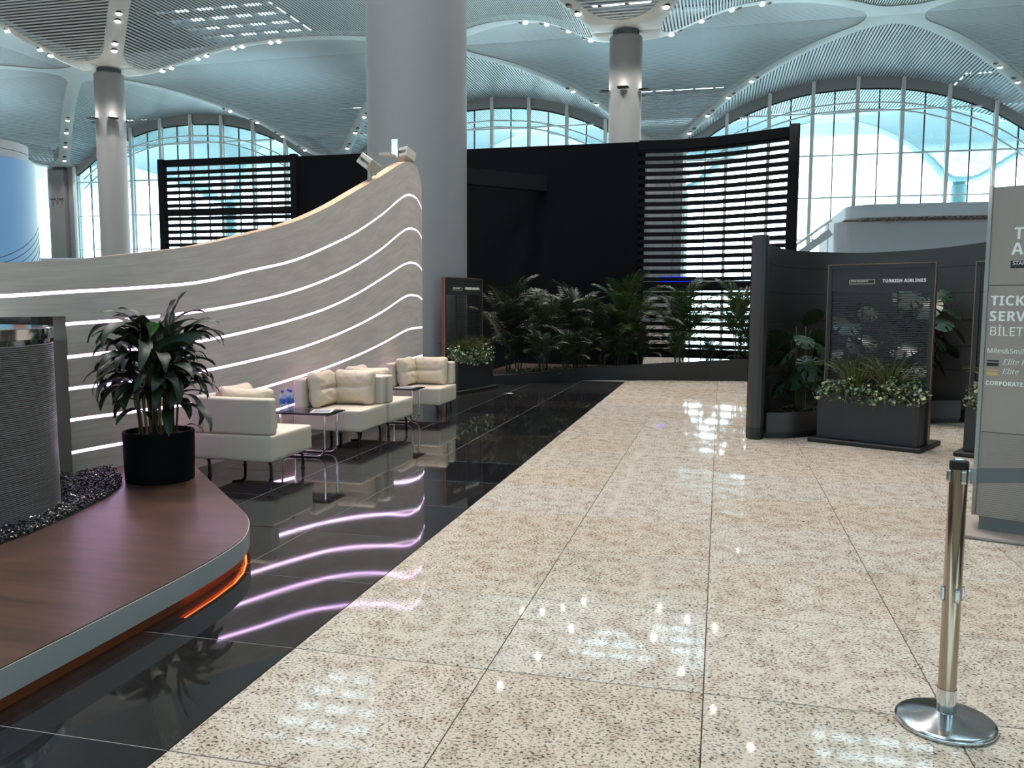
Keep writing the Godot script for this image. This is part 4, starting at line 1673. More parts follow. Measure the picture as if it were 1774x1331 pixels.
# ------------------------------------------------------------------ louvred stands with flower boxes
func stand(label: String, origin: Vector3, turn: float, w: float, deep: float) -> Node3D:
	# local axes: x along the front, z towards the back (-z is the viewer's side turned away), origin at the front left corner of the plinth
	var o := thing("louvred_stand", label, "stand", origin, turn)
	var b := MB.new()
	b.soft(Vector3(w / 2, 0.025, -deep / 2), Vector3(w, 0.05, deep), 0.015, 4)
	put("plinth", b.mesh(), o, mats["kerb black"])
	# box, open on top
	var x0 := 0.07
	var x1 := w - 0.05
	b = MB.new()
	b.soft(Vector3((x0 + x1) / 2, 0.30, -0.10), Vector3(x1 - x0, 0.50, 0.022), 0.008, 4)
	b.soft(Vector3((x0 + x1) / 2, 0.30, -0.31), Vector3(x1 - x0, 0.50, 0.022), 0.008, 4)
	b.soft(Vector3(x0 + 0.011, 0.30, -0.205), Vector3(0.022, 0.50, 0.21), 0.008, 4)
	b.soft(Vector3(x1 - 0.011, 0.30, -0.205), Vector3(0.022, 0.50, 0.21), 0.008, 4)
	put("planter_box", b.mesh(), o, mats["planter charcoal"])
	b = MB.new()
	b.box(Vector3((x0 + x1) / 2, 0.28, -0.205), Vector3(x1 - x0 - 0.05, 0.44, 0.19))
	put("soil", b.mesh(), o, mats["soil"])
	# frame
	var zf := -0.37
	var top := 2.0
	b = MB.new()
	for x in [x0, x1]:
		b.box(Vector3(x, (top + 0.05) / 2, zf), Vector3(0.045, top - 0.05, 0.065))
	b.box(Vector3((x0 + x1) / 2, top - 0.0225, zf), Vector3(x1 - x0, 0.045, 0.065))
	put("frame", b.mesh(), o, mats["planter charcoal"])
	b = MB.new()
	for x in [x0 - 0.024, x1 + 0.024]:
		b.box(Vector3(x, (top + 0.05) / 2, zf + 0.03), Vector3(0.008, top - 0.04, 0.012))
	b.box(Vector3((x0 + x1) / 2, top + 0.003, zf + 0.03), Vector3(x1 - x0 + 0.05, 0.008, 0.012))
	put("frame_bead", b.mesh(), o, mats["copper trim"], Transform3D.IDENTITY, "thin pale bead round the frame")
	for x in [x0 - 0.024, x1 + 0.024]:
		b = MB.new()
		b.box(Vector3(x, (top + 0.05) / 2, zf - 0.005), Vector3(0.006, top - 0.05, 0.055))
		put("copper_edge", b.mesh(), o, mats["copper side"], Transform3D.IDENTITY, "thin copper edge")
	b = MB.new()
	b.box(Vector3((x0 + x1) / 2, top - 0.045 - 0.13, zf), Vector3(x1 - x0 - 0.05, 0.25, 0.05))
	put("header_panel", b.mesh(), o, mats["planter charcoal"])
	b = MB.new()
	var y := 0.56
	while y < top - 0.31:
		b.box(Vector3((x0 + x1) / 2, y, zf), Vector3(x1 - x0 - 0.05, 0.0125 if w < 1.3 else 0.006, 0.022))
		y += 0.02
	var lv := put("louvres", b.mesh(), o, mats["planter charcoal"])
	lv.set_meta("kind", "stuff")
	b = MB.new()
	for f in [0.33, 0.67]:
		b.box(Vector3(lerpf(x0, x1, f), 1.1, zf - 0.01), Vector3(0.012, 1.2, 0.02))
	put("louvre_stay", b.mesh(), o, mats["charcoal skirting"])
	# writing on the header
	var zt := zf + 0.027
	var xm := lerpf(x0, x1, 0.20)
	var yt := top - 0.215
	text("lettering", "TURKISH AIRLINES", 0.036 * w / 1.2, o, mats["letter white"], Transform3D(Basis.IDENTITY, Vector3(lerpf(x0, x1, 0.525), yt, zt)), 700)
	b = MB.new()
	var bw := 0.27 * w / 1.2
	var bh := 0.045
	for e in [[bw / 2, 0, bw, 0.004], [bw / 2, bh, bw, 0.004], [0, bh / 2, 0.004, bh], [bw, bh / 2, 0.004, bh]]:
		b.box(Vector3(xm + e[0], yt + e[1], zt), Vector3(e[2], e[3], 0.003))
	put("badge_outline", b.mesh(), o, mats["letter cream"])
	text("badge_lettering", "STAR ALLIANCE", 0.020 * w / 1.2, o, mats["letter cream"], Transform3D(Basis.IDENTITY, Vector3(xm + 0.01, yt + 0.012, zt)), 400)
	return o


func make_kiosks() -> void:
	stand("black louvred stand with white lettering and a flower box, in front of the dark partition", Vector3(0.99, 0, -10.03), -0.478, 1.21, 0.78)
	stand("black louvred stand with a flower box half hidden by the grey sign pylon", Vector3(2.36, 0, -9.42), -0.478, 1.21, 0.78)
	stand("black louvred stand with a flower box in front of the thick column", Vector3(-4.30, 0, -13.75), 1.33, 1.38, 0.43)


# ------------------------------------------------------------------ sign pylon
func make_sign_pylon() -> void:
	var turn := -0.325
	var o := thing("sign_pylon", "tall grey sign pylon with white lettering and a ribbed foot at the right edge", "sign", Vector3(1.70, 0, -6.25), turn)
	# local: x along the front from the left corner, front face bowed slightly towards +z
	var w := 1.0
	var bow := func(x: float) -> float: return 0.05 * (1.0 - pow(2.0 * x / w - 1.0, 2.0))
	var outline := func(g: float, front: float) -> PackedVector2Array:
		var p := PackedVector2Array()
		for k in 17:
			var x := lerpf(0.028 - g, w - 0.028 + g, k / 16.0)
			p.append(Vector2(x, bow.call(x) + front))
		p.append(Vector2(w - 0.028 + g, -0.24 - g))
		p.append(Vector2(0.028 - g, -0.24 - g))
		return p
	var b := MB.new()
	b.prism(outline.call(-0.02, -0.02), 0.03, 0.125)
	put("recessed_foot", b.mesh(), o, mats["belt grey"])
	b = MB.new()
	var n := 42
	for k in n:
		var y0 := 0.125 + 0.575 * k / n
		b.prism(outline.call(0.0, 0.0), y0, y0 + 0.0085)
		b.prism(outline.call(0.0, -0.005), y0 + 0.0085, y0 + 0.575 / n)
	put("ribbed_foot", b.mesh(), o, mats["pylon grey"])
	b = MB.new()
	b.prism(outline.call(0.0, 0.0), 0.705, 1.680)
	put("front_panel", b.mesh(), o, mats["pylon grey"])
	b = MB.new()
	b.prism(outline.call(0.0, 0.0), 1.686, 2.325)
	put("header_panel", b.mesh(), o, mats["pylon grey"])
	b = MB.new()
	b.prism(outline.call(-0.004, -0.006), 0.70, 1.69)
	put("joint", b.mesh(), o, mats["badge black"])
	b = MB.new()
	for x in [0.0, w - 0.026]:
		b.soft(Vector3(x + 0.013, 1.23, -0.115), Vector3(0.028, 2.21, 0.26), 0.006, 3)
	put("side_edge", b.mesh(), o, mats["pylon edge"])
	b = MB.new()
	b.soft(Vector3(w / 2, 0.015, -0.10), Vector3(w + 0.24, 0.03, 0.60), 0.014, 8)
	put("base_plate", b.mesh(), o, mats["pylon grey"])
	# writing
	var z := func(x: float) -> float: return bow.call(x) + 0.0005
	var L := func(called: String, words: String, x: float, y: float, size: float, weight: int, font: String, m: String) -> void:
		# set letter by letter, so that the line follows the bow
		text(called, words, size, o, mats[m], Transform3D(Basis(Vector3.UP, -atan2(bow.call(x + 0.15) - bow.call(x), 0.15)), Vector3(x, y, z.call(x) - 0.001)), weight, true, font)
	L.call("airline_lettering", "TURKISH", 0.158, 1.955, 0.075, 700, "Droid Sans", "letter white")
	L.call("airline_lettering", "AIRLINES", 0.148, 1.855, 0.075, 700, "Droid Sans", "letter white")
	b = MB.new()
	var plate := []
	for k in 13:
		var x := lerpf(0.148, 0.40, k / 12.0)
		plate.append(PackedVector3Array([Vector3(x, 1.841, z.call(x) - 0.004), Vector3(x, 1.841, z.call(x) + 0.003), Vector3(x, 1.793, z.call(x) + 0.003), Vector3(x, 1.793, z.call(x) - 0.004)]))
	for e in 3:
		var rows := []
		for r in plate:
			rows.append(r.slice(e, e + 2))
		b.sheet(rows)
	put("badge", b.mesh(), o, mats["badge black"])
	text("badge_lettering", "STAR ALLIANCE", 0.024, o, mats["letter white"], Transform3D(Basis(Vector3.UP, -0.088), Vector3(0.158, 1.805, z.call(0.158) + 0.004)), 400)
	L.call("heading_lettering", "TICKET", 0.045, 1.528, 0.064, 700, "Droid Sans", "letter white")
	L.call("heading_lettering", "SERVICES", 0.042, 1.425, 0.065, 700, "Droid Sans", "letter white")
	L.call("heading_lettering", "BİLET HİZMETLERİ", 0.045, 1.332, 0.057, 400, "Droid Sans", "letter white")
	L.call("note_lettering", "Miles&Smiles", 0.040, 1.224, 0.031, 400, "Droid Sans", "letter white")
	# slanted hand-like writing
	for e in [["Elite Plus", 1.150], ["Elite", 1.088]]:
		text("note_lettering", e[0], 0.034, o, mats["letter white"], Transform3D(Basis(Vector3(0.92, 0, 0.15), Vector3(0.28, 1, 0.045), Vector3(-0.15, 0, 0.99)), Vector3(0.130, e[1], z.call(0.130) + 0.001)), 400, true, "Droid Serif")
	L.call("note_lettering", "CORPORATE CLUB", 0.040, 1.010, 0.028, 700, "Droid Sans", "letter white")
	var cards := [["card_swatch", 1.168, "badge black"], ["card_swatch", 1.106, "badge gold"]]
	for c in cards:
		b = MB.new()
		b.box(Vector3(0.078, c[1], z.call(0.078) + 0.001), Vector3(0.070, 0.040, 0.004), Basis(Vector3.UP, -0.17))
		put(c[0], b.mesh(), o, mats[c[2]])
		b = MB.new()
		b.box(Vector3(0.078, c[1] + 0.006, z.call(0.078) + 0.003), Vector3(0.070, 0.007, 0.002), Basis(Vector3.UP, -0.17))
		put("card_stripe", b.mesh(), o, mats["pylon edge"])


# ------------------------------------------------------------------ barrier posts and belt
func make_stanchions() -> void:
	var base := MB.new()
	base.lathe([Vector2(0.166, 0.0), Vector2(0.172, 0.004), Vector2(0.174, 0.012), Vector2(0.170, 0.020), Vector2(0.160, 0.025), Vector2(0.12, 0.034), Vector2(0.07, 0.043), Vector2(0.037, 0.050), Vector2(0.033, 0.052)], 64, Vector3.ZERO, false)
	var sleeve := MB.new()
	sleeve.lathe([Vector2(0.0335, 0.05), Vector2(0.0335, 0.14)], 32)
	var pole := MB.new()
	pole.lathe([Vector2(0.0315, 0.05), Vector2(0.0315, 0.965)], 40)
	var cap := MB.new()
	cap.lathe([Vector2(0.0325, 0.962), Vector2(0.0330, 0.985), Vector2(0.030, 0.992), Vector2(0.022, 0.994), Vector2(0.0, 0.994)], 40)
	var button := MB.new()
	button.lathe([Vector2(0.016, 0.994), Vector2(0.015, 0.997), Vector2(0.0, 0.997)], 24)
	var clip := MB.new()
	clip.soft(Vector3(0.036, 0, 0), Vector3(0.010, 0.052, 0.018), 0.003, 3)
	clip.box(Vector3(0.0415, 0, 0), Vector3(0.002, 0.03, 0.006))
	var at_x := Vector3(0.85, 0, -3.30)
	var side := Vector3(0.971, 0, -0.24)
	for k in 2:
		var p := at_x + side * 1.9 * k
		var o := thing("stanchion", ["polished metal barrier post with a domed round base in the right foreground", "polished metal barrier post at the other end of the grey belt"][k], "barrier post", p)
		put("base", base.mesh(), o, mats["brushed steel"])
		put("sleeve", sleeve.mesh(), o, mats["chrome"])
		put("pole", pole.mesh(), o, mats["post steel"])
		put("cap", cap.mesh(), o, mats["plastic black"])
		put("button", button.mesh(), o, mats["chrome"])
		for y in [0.938, 0.50]:
			for a in [0.0, PI / 2, PI, -PI / 2]:
				put("belt_clip", clip.mesh(), o, mats["brushed steel"], Transform3D(Basis(Vector3.UP, a + 0.242), Vector3(0, y, 0)))
	var belt := thing("barrier_belt", "plain grey barrier belt stretched right from the foreground post", "belt", at_x + Vector3(0, 0.938, 0))
	belt.basis = Basis(side, Vector3.UP, side.cross(Vector3.UP))
	var b := MB.new()
	b.box(Vector3(0.95, 0, 0), Vector3(1.78, 0.055, 0.003))
	put("webbing", b.mesh(), belt, mats["belt grey"])
	for x in [0.052, 1.848]:
		b = MB.new()
		b.soft(Vector3(x, 0, 0), Vector3(0.022, 0.062, 0.016), 0.004, 3)
		put("buckle", b.mesh(), belt, mats["pylon edge"])


# ------------------------------------------------------------------ things further off
func make_background() -> void:
	# cameras on the tall end of the curved wall
	for s in [[Vector3(-4.66, 3.42, -10.8), -0.55, 0.55, "white camera box tilted forward on the rising edge of the curved wall"], [Vector3(-4.66, 3.76, -12.15), -0.25, -0.10, "white camera box sitting on the highest point of the curved wall"]]:
		var o := thing("camera_box", s[3], "camera", s[0])
		o.rotation = Vector3(0, -0.2 + s[1] * 0.4, 0)
		var tilt := Basis(Vector3.BACK, -s[2]) * Basis(Vector3.RIGHT, -0.35)
		var b := MB.new()
		b.soft(Vector3.ZERO, Vector3(0.23, 0.155, 0.23), 0.012, 4, tilt)
		put("housing", b.mesh(), o, mats["camera white"])
		b = MB.new()
		b.box(tilt * Vector3(0, 0.0, 0.122), Vector3(0.20, 0.03, 0.008), tilt)
		put("slot", b.mesh(), o, mats["pillar neck"])
		b = MB.new()
		b.box(tilt * Vector3(-0.02, 0.0, 0.127), Vector3(0.06, 0.02, 0.006), tilt)
		put("lens", b.mesh(), o, mats["plastic black"])
		b = MB.new()
		b.tube([Vector3(0, -0.05, -0.02), Vector3(0, -0.30, -0.02)], 0.02, 8)
		put("bracket", b.mesh(), o, mats["camera white"])
	var br := thing("mounting_bracket", "small perforated steel bracket standing between the two camera boxes", "bracket", Vector3(-4.66, 3.66, -11.75))
	var bb := MB.new()
	bb.box(Vector3(0, 0.13, 0), Vector3(0.09, 0.26, 0.05))
	put("upright", bb.mesh(), br, mats["brushed steel"])
	bb = MB.new()
	bb.box(Vector3(-0.10, 0.03, 0.10), Vector3(0.16, 0.04, 0.16))
	put("plate", bb.mesh(), br, mats["camera white"])
	# drum-shaped light box
	var o := thing("light_box", "tall round blue light box with dark cable lines at the far left", "light box", Vector3(-21.4, 0, -20.4))
	var b := MB.new()
	b.lathe([Vector2(1.8, 0.0), Vector2(1.8, 5.62)], 64)
	var lm := glow("light box screen", Color.WHITE, 0.42)
	lm.emission_texture = picture(256, 64, func(x: int, y: int) -> Color:
		# blue print, paler round one side
		var u := fposmod(x / 256.0 - 0.80, 1.0)
		var t := clampf(1.0 - absf(u - 0.30) / 0.16, 0, 1)
		return Color(0.42, 0.62, 0.80).lerp(Color(0.88, 0.99, 1.0), t * t))
	lm.emission_operator = BaseMaterial3D.EMISSION_OP_MULTIPLY
	put("printed_screen", b.mesh(), o, lm)
	b = MB.new()
	b.lathe([Vector2(1.8, 5.62), Vector2(1.5, 5.64)], 64)
	b.lathe([Vector2(1.62, 5.64), Vector2(1.62, 5.86), Vector2(1.58, 5.87), Vector2(1.62, 5.88), Vector2(1.62, 6.12), Vector2(0, 6.14)], 64)
	put("cap_ring", b.mesh(), o, mats["pavilion white"])
	b = MB.new()
	for k in 6:
		var path := []
		for i in 9:
			var t := i / 8.0
			var a := deg_to_rad(64.0 + 68.0 * t + 7.0 * k * (1.0 - t))
			var y := lerpf(2.75 - 0.1 * k, 3.95 - 0.17 * k, pow(t, 1.35))
			path.append(Vector3(cos(PI / 2 - a) * 1.803, y, sin(PI / 2 - a) * 1.803))
		b.tube(path, 0.010, 4)
	put("cable_line", b.mesh(), o, mats["plastic black"])
	# counter and blue sign beyond the low end of the curved wall
	o = thing("blue_sign", "small plain blue sign glowing above the low end of the curved wall", "sign", Vector3(-21.6, 2.45, -24.0), 0.4)
	b = MB.new()
	b.soft(Vector3.ZERO, Vector3(0.75, 0.5, 0.12), 0.02, 3)
	put("housing", b.mesh(), o, mats["pillar neck"])
	b = MB.new()
	b.box(Vector3(0, 0, 0.062), Vector3(0.70, 0.44, 0.01))
	put("face_light", b.mesh(), o, glow("azure sign light", Color(0.02, 0.25, 0.95), 0.9))
	b = MB.new()
	b.tube([Vector3(0, -0.2, 0), Vector3(0, -2.45, 0)], 0.05, 8)
	put("pole", b.mesh(), o, mats["pillar neck"])
	o = thing("counter_canopy", "white flat canopy on thin posts beside the small blue sign", "canopy", Vector3(-22.0, 0, -27.2), 0.15)
	b = MB.new()
	b.soft(Vector3(0, 3.05, 0), Vector3(6.0, 0.22, 1.6), 0.05, 4)
	put("roof_panel", b.mesh(), o, mats["pavilion white"])
	for x in [-2.8, 0, 2.8]:
		b = MB.new()
		b.tube([Vector3(x, 0, 0), Vector3(x, 2.95, 0)], 0.05, 8)
		put("post", b.mesh(), o, mats["pavilion white"])
	# blue strip inside the lounge
	o = thing("blue_sign", "long bright blue strip sign seen through the curved slat screen", "sign", Vector3(-1.32, 2.31, -26.5))
	b = MB.new()
	b.box(Vector3.ZERO, Vector3(1.1, 0.17, 0.1))
	put("face_light", b.mesh(), o, mats["blue sign light"])
	b = MB.new()
	for x in [-0.4, 0.4]:
		b.tube([Vector3(x, -0.08, 0), Vector3(x, -2.31, 0)], 0.03, 6)
	put("pole", b.mesh(), o, mats["pillar neck"])
	# pavilion behind the partition
	o = thing("pavilion", "white flat-roofed pavilion behind the dark curved partition", "pavilion", Vector3(4.5, 0, -37.3))
	b = MB.new()
	var wall := PackedVector2Array()
	wall.append_array(arc(Vector2(0.7, -0.7), 0.7, 180, 90, 8))
	wall.append_array(PackedVector2Array([Vector2(10, 0), Vector2(10, -6), Vector2(0, -6)]))
	b.prism(wall, 0, 4.95)
	put("body", b.mesh(), o, mats["pavilion white"])
	var eave := PackedVector2Array()
	eave.append_array(arc(Vector2(1.4, 0.1), 1.1, 180, 90, 10))
	eave.append_array(PackedVector2Array([Vector2(10.6, 1.2), Vector2(10.6, -6.6), Vector2(0.3, -6.6)]))
	b = MB.new()
	b.prism(eave, 5.0, 5.30)
	put("fascia", b.mesh(), o, mats["pavilion white"])
	var eave2 := PackedVector2Array()
	for p in eave:
		eave2.append(p + Vector2(0.02, -0.12))
	b = MB.new()
	b.prism(eave2, 5.30, 5.52)
	put("roof_edge", b.mesh(), o, mats["pavilion white"])
	b = MB.new()
	var x := 0.9
	while x < 10.0:
		b.box(Vector3(x, 4.97, 0.62), Vector3(0.09, 0.07, 0.9))
		x += 0.2
	var sl := put("soffit_slats", b.mesh(), o, mats["pavilion soffit"])
	sl.set_meta("kind", "stuff")
	o = thing("stair_rail", "slanting white stair balustrade beside the pavilion", "balustrade", Vector3(4.2, 0, -38.0))
	b = MB.new()
	b.tube([Vector3(0.2, 5.1, 0), Vector3(-2.6, 3.0, 0)], 0.06, 8)
	put("handrail", b.mesh(), o, mats["mullion white"])
	b = MB.new()
	b.box(Vector3(-1.2, 3.55, 0), Vector3(3.5, 0.3, 0.1), Basis(Vector3.BACK, 0.6435))
	put("stringer", b.mesh(), o, mats["pavilion white"])
	for k in 5:
		b = MB.new()
		var px := -2.4 + 0.62 * k
		b.tube([Vector3(px, 0.0 if k % 2 == 0 else 2.6 + 0.46 * k, 0), Vector3(px, 3.1 + 0.46 * k, 0)], 0.03, 6)
		put("post", b.mesh(), o, mats["mullion white"])
	# room behind the podium opening
	o = thing("back_panel", "pale blue lit panel on the back wall of the desk seen under the lintel", "panel", Vector3(-9.6, 0, -9.4), 0.75)
	b = MB.new()
	b.box(Vector3(0, 0.85, 0), Vector3(4.0, 1.7, 0.1))
	put("board", b.mesh(), o, mats["pillar neck"])
	b = MB.new()
	b.box(Vector3(0.0, 1.0, 0.055), Vector3(3.2, 1.2, 0.01))
	put("lit_face_light", b.mesh(), o, mats["pale panel light"])
	o = thing("monitor", "black screen standing beside the jamb of the curved wall", "monitor", Vector3(-6.55, 0, -7.2), 0.75)
	b = MB.new()
	b.soft(Vector3(0, 1.28, 0), Vector3(0.42, 0.5, 0.05), 0.01, 3)
	put("housing", b.mesh(), o, mats["plastic black"])
	b = MB.new()
	b.box(Vector3(0, 0.52, 0), Vector3(0.5, 1.04, 0.4))
	put("cabinet", b.mesh(), o, mats["plastic black"])
	person()


# ------------------------------------------------------------------ plants
# a strap or lance leaf along +x, bending down; root at the origin
func blade_mesh(length: float, width: float, lift: float, droop: float, fold: float, sd: int, peak := 0.45) -> ArrayMesh:
	var r := RandomNumberGenerator.new()
	r.seed = sd
	var rows := []
	var p := Vector3.ZERO
	var ang := lift
	var n := 11
	var sway := r.randf_range(-0.25, 0.25)
	var yaw := 0.0
	for k in n:
		var t := k / float(n - 1)
		var w := width * 0.5 * pow(sin(PI * pow(clampf(t * 0.96 + 0.02, 0, 1), log(0.5) / log(peak))), 0.75)
		var dir := Vector3(cos(ang) * cos(yaw), sin(ang), cos(ang) * sin(yaw))
		var side := Vector3(-sin(yaw), 0, cos(yaw))
		var up := side.cross(dir) * -1.0
		if up.y < 0 and absf(ang) < PI / 2:
			up = -up
		var f := fold * w
		var wave := 0.006 * sin(t * 14.0 + sd)
		rows.append(PackedVector3Array([p - side * w + up * (f + wave), p - side * w * 0.5 + up * f * 0.35, p, p + side * w * 0.5 + up * f * 0.35, p + side * w + up * (f - wave)]))
		p += dir * length / (n - 1)
		ang -= droop / (n - 1) * (0.5 + t)
		yaw += sway / (n - 1)
	var b := MB.new()
	for q in rows:
		q.reverse()
	b.sheet(rows)
	return b.mesh()


# a feather palm frond along +x
func frond_mesh(length: float, leaf: float, lift: float, droop: float, pairs: int, sd: int, wide := 0.020) -> ArrayMesh:
	var r := RandomNumberGenerator.new()
	r.seed = sd
	var b := MB.new()
	var path := []
	var p := Vector3.ZERO
	var ang := lift
	var n := 12
	for k in n:
		path.append(p)
		p += Vector3(cos(ang), sin(ang), 0) * length / (n - 1)
		ang -= droop / (n - 1) * (0.4 + 1.2 * k / n)
	var rad := []
	for k in n:
		rad.append(0.006 * (1.0 - 0.8 * k / n))
	b.tube(path, rad, 4, false)
	for k in pairs:
		var t := 0.22 + 0.78 * k / (pairs - 1.0)
		var x := t * (n - 1.001)
		var i := int(x)
		var o: Vector3 = path[i].lerp(path[i + 1], x - i)
		var d: Vector3 = (path[i + 1] - path[i]).normalized()
		for s in [-1, 1]:
			var l: float = leaf * (0.35 + 0.65 * sin(PI * clampf(t * 0.9, 0, 1))) * r.randf_range(0.85, 1.1)
			var spread := lerpf(1.15, 0.45, t) + r.randf_range(-0.1, 0.1)
			var q: Vector3 = d * cos(spread) + Vector3(0, 0, s) * sin(spread)
			q.y += 0.22
			q = q.normalized()
			var w: Vector3 = d * wide * 0.5
			var m := o + q * l * 0.5
			var e := o + q * l + Vector3(0, -0.35 * l, 0)
			m.y -= 0.03 * l
			if s > 0:
				b.quad(o - w * 0.4, m - w, m + w, o + w * 0.4)
				b.tri(m - w, e, m + w)
			else:
				b.quad(o + w * 0.4, m + w, m - w, o - w * 0.4)
				b.tri(m + w, e, m - w)
	return b.mesh()


# heart-shaped leaf with deep cuts, in the xz plane, stalk end at the origin, tip towards +x
func split_leaf_mesh(size: float, sd: int) -> ArrayMesh:
	var r := RandomNumberGenerator.new()
	r.seed = sd
	var half := []
	var cuts := 6
	for k in 61:
		var t := k / 60.0
		var a := lerpf(2.65, 0.0, t)
		var rad := 0.5 * (0.72 + 0.28 * cos(a)) + 0.10 * sin(a)
		var ph := fposmod(t * cuts + 0.1, 1.0)
		if t > 0.10 and t < 0.90 and ph > 0.72:
			rad *= 0.48
		half.append(Vector2(0.32 + cos(a) * rad, sin(a) * rad))
	var b := MB.new()
	var bend := func(q: Vector2) -> Vector3:
		var x: float = q.x * size
		var z: float = q.y * size
		return Vector3(x, 0.10 * absf(z) - 0.55 * x * x / size - 0.2 * z * z / size, z)
	for s in [-1.0, 1.0]:
		var hub := Vector2(0.06, 0)
		for k in 60:
			var p: Vector2 = half[k] * Vector2(1, s)
			var q: Vector2 = half[k + 1] * Vector2(1, s)
			var mid0 := Vector2(lerpf(0.0, 0.75, k / 60.0), 0)
			var mid1 := Vector2(lerpf(0.0, 0.75, (k + 1) / 60.0), 0)
			if s > 0:
				b.quad(bend.call(mid0), bend.call(p), bend.call(q), bend.call(mid1))
			else:
				b.quad(bend.call(mid1), bend.call(q), bend.call(p), bend.call(mid0))
	return b.mesh()


func leaf_at(o: Node3D, called: String, mesh: Mesh, m: String, at_p: Vector3, yaw: float, pitch := 0.0, roll := 0.0, s := 1.0) -> void:
	var bs := Basis(Vector3.UP, yaw) * Basis(Vector3.BACK, pitch) * Basis(Vector3.RIGHT, roll)
	put(called, mesh, o, mats[m], Transform3D(bs.scaled_local(Vector3.ONE * s), at_p))


func make_plants() -> void:
	potted_plant()
	palms()
	split_leaf_plants()
	flower_boxes()


func potted_plant() -> void:
	var o := thing("potted_plant", "bushy broad-leaved plant with many canes in a black drum pot on the platform", "plant", Vector3(-4.21, 0.18, -5.63))
	var b := MB.new()
	b.lathe([Vector2(0.243, 0.0), Vector2(0.253, 0.01), Vector2(0.262, 0.375), Vector2(0.258, 0.385), Vector2(0.240, 0.385), Vector2(0.238, 0.33)], 48)
	put("pot", b.mesh(), o, mats["pot black"])
	b = MB.new()
	b.lathe([Vector2(0.238, 0.345), Vector2(0.12, 0.36), Vector2(0.0, 0.365)], 24, Vector3.ZERO, false)
	put("soil", b.mesh(), o, mats["bark"])
	# canes
	var tips := []
	for k in 30:
		var a := TAU * k / 30.0 * 3.0 + rng.randf() * 0.2
		var r0 := rng.randf_range(0.03, 0.18)
		var r1 := r0 + rng.randf_range(0.0, 0.07)
		var h := rng.randf_range(0.38, 0.92)
		var path := []
		for i in 5:
			var t := i / 4.0
			path.append(Vector3(cos(a) * lerpf(r0, r1, t), 0.35 + h * t, sin(a) * lerpf(r0, r1, t)) + Vector3(rng.randf_range(-0.008, 0.008), 0, rng.randf_range(-0.008, 0.008)))
		b = MB.new()
		b.tube(path, [0.009, 0.009, 0.008, 0.008, 0.006], 6, false)
		put("cane", b.mesh(), o, mats["cane" if k % 3 else "stem green"])
		tips.append([path[4], a])
	var kinds := []
	for k in 8:
		kinds.append(blade_mesh(0.40 + 0.035 * (k % 4), 0.095 + 0.014 * (k % 3), 1.15 - 0.13 * k, 1.75 + 0.2 * (k % 5), 0.28, 40 + k))
	for k in tips.size():
		var tip: Vector3 = tips[k][0]
		var a: float = tips[k][1]
		for i in 4:
			var y := tip - Vector3(0, 0.06 * i + rng.randf() * 0.10, 0)
			var yaw := -a + rng.randf_range(-0.9, 0.9)
			leaf_at(o, "leaf", kinds[rng.randi() % 8], "leaf dark" if rng.randf() < 0.72 else "leaf grey", y, yaw, rng.randf_range(-0.2, 0.35), rng.randf_range(-0.4, 0.4), rng.randf_range(0.72, 1.0))
	# upright leaves at the top, one of them fresh green
	var tall := blade_mesh(0.46, 0.125, 1.40, 0.75, 0.3, 71)
	var lean := blade_mesh(0.48, 0.110, 1.15, 1.6, 0.3, 73)
	leaf_at(o, "leaf", tall, "leaf dark", Vector3(0.10, 1.05, -0.02), 0.4, 0.05, 0.3)
	leaf_at(o, "leaf", tall, "leaf dark", Vector3(0.16, 1.12, 0.03), 0.2, 0.0, 0.9)
	leaf_at(o, "leaf", tall, "leaf dark", Vector3(-0.08, 1.06, 0.02), 2.6, 0.1, 1.0, 0.9)
	leaf_at(o, "leaf", tall, "leaf grey", Vector3(0.0, 1.02, 0.06), 1.6, 0.0, 1.3, 0.9)
	for k in 6:
		leaf_at(o, "leaf", lean, "leaf dark" if k % 2 else "leaf grey", Vector3(0.06 * cos(k * 1.05), 1.0 + 0.03 * (k % 3), 0.06 * sin(k * 1.05)), -k * 1.05, 0.0, 0.3 * sin(k * 2.0), 0.95)
	var fresh := blade_mesh(0.30, 0.14, 1.7, 0.9, 0.2, 77)
	put("leaf", fresh, o, mats["leaf bright"], Transform3D(Basis(Vector3.UP, 0.7) * Basis(Vector3.RIGHT, 1.2), Vector3(0.04, 1.10, 0.12)), "fresh bright green leaf")
	# low drooping skirt of leaves
	for k in 16:
		var a := TAU * k / 16.0 + rng.randf() * 0.3
		leaf_at(o, "leaf", kinds[k % 8], "leaf dark" if k % 4 else "leaf grey", Vector3(cos(a) * 0.13, rng.randf_range(0.70, 0.95), sin(a) * 0.13), -a + rng.randf_range(-0.4, 0.4), -0.35, rng.randf_range(-0.4, 0.4), rng.randf_range(0.7, 0.95))
	var dry := blade_mesh(0.22, 0.03, 0.3, 2.0, 0.5, 91)
	for k in 4:
		leaf_at(o, "dry_leaf", dry, "leaf dry", Vector3(0.20 * cos(k * 1.7), 0.40 + 0.22 * k, 0.2 * sin(k * 1.7)), -k * 1.7, 0.3)


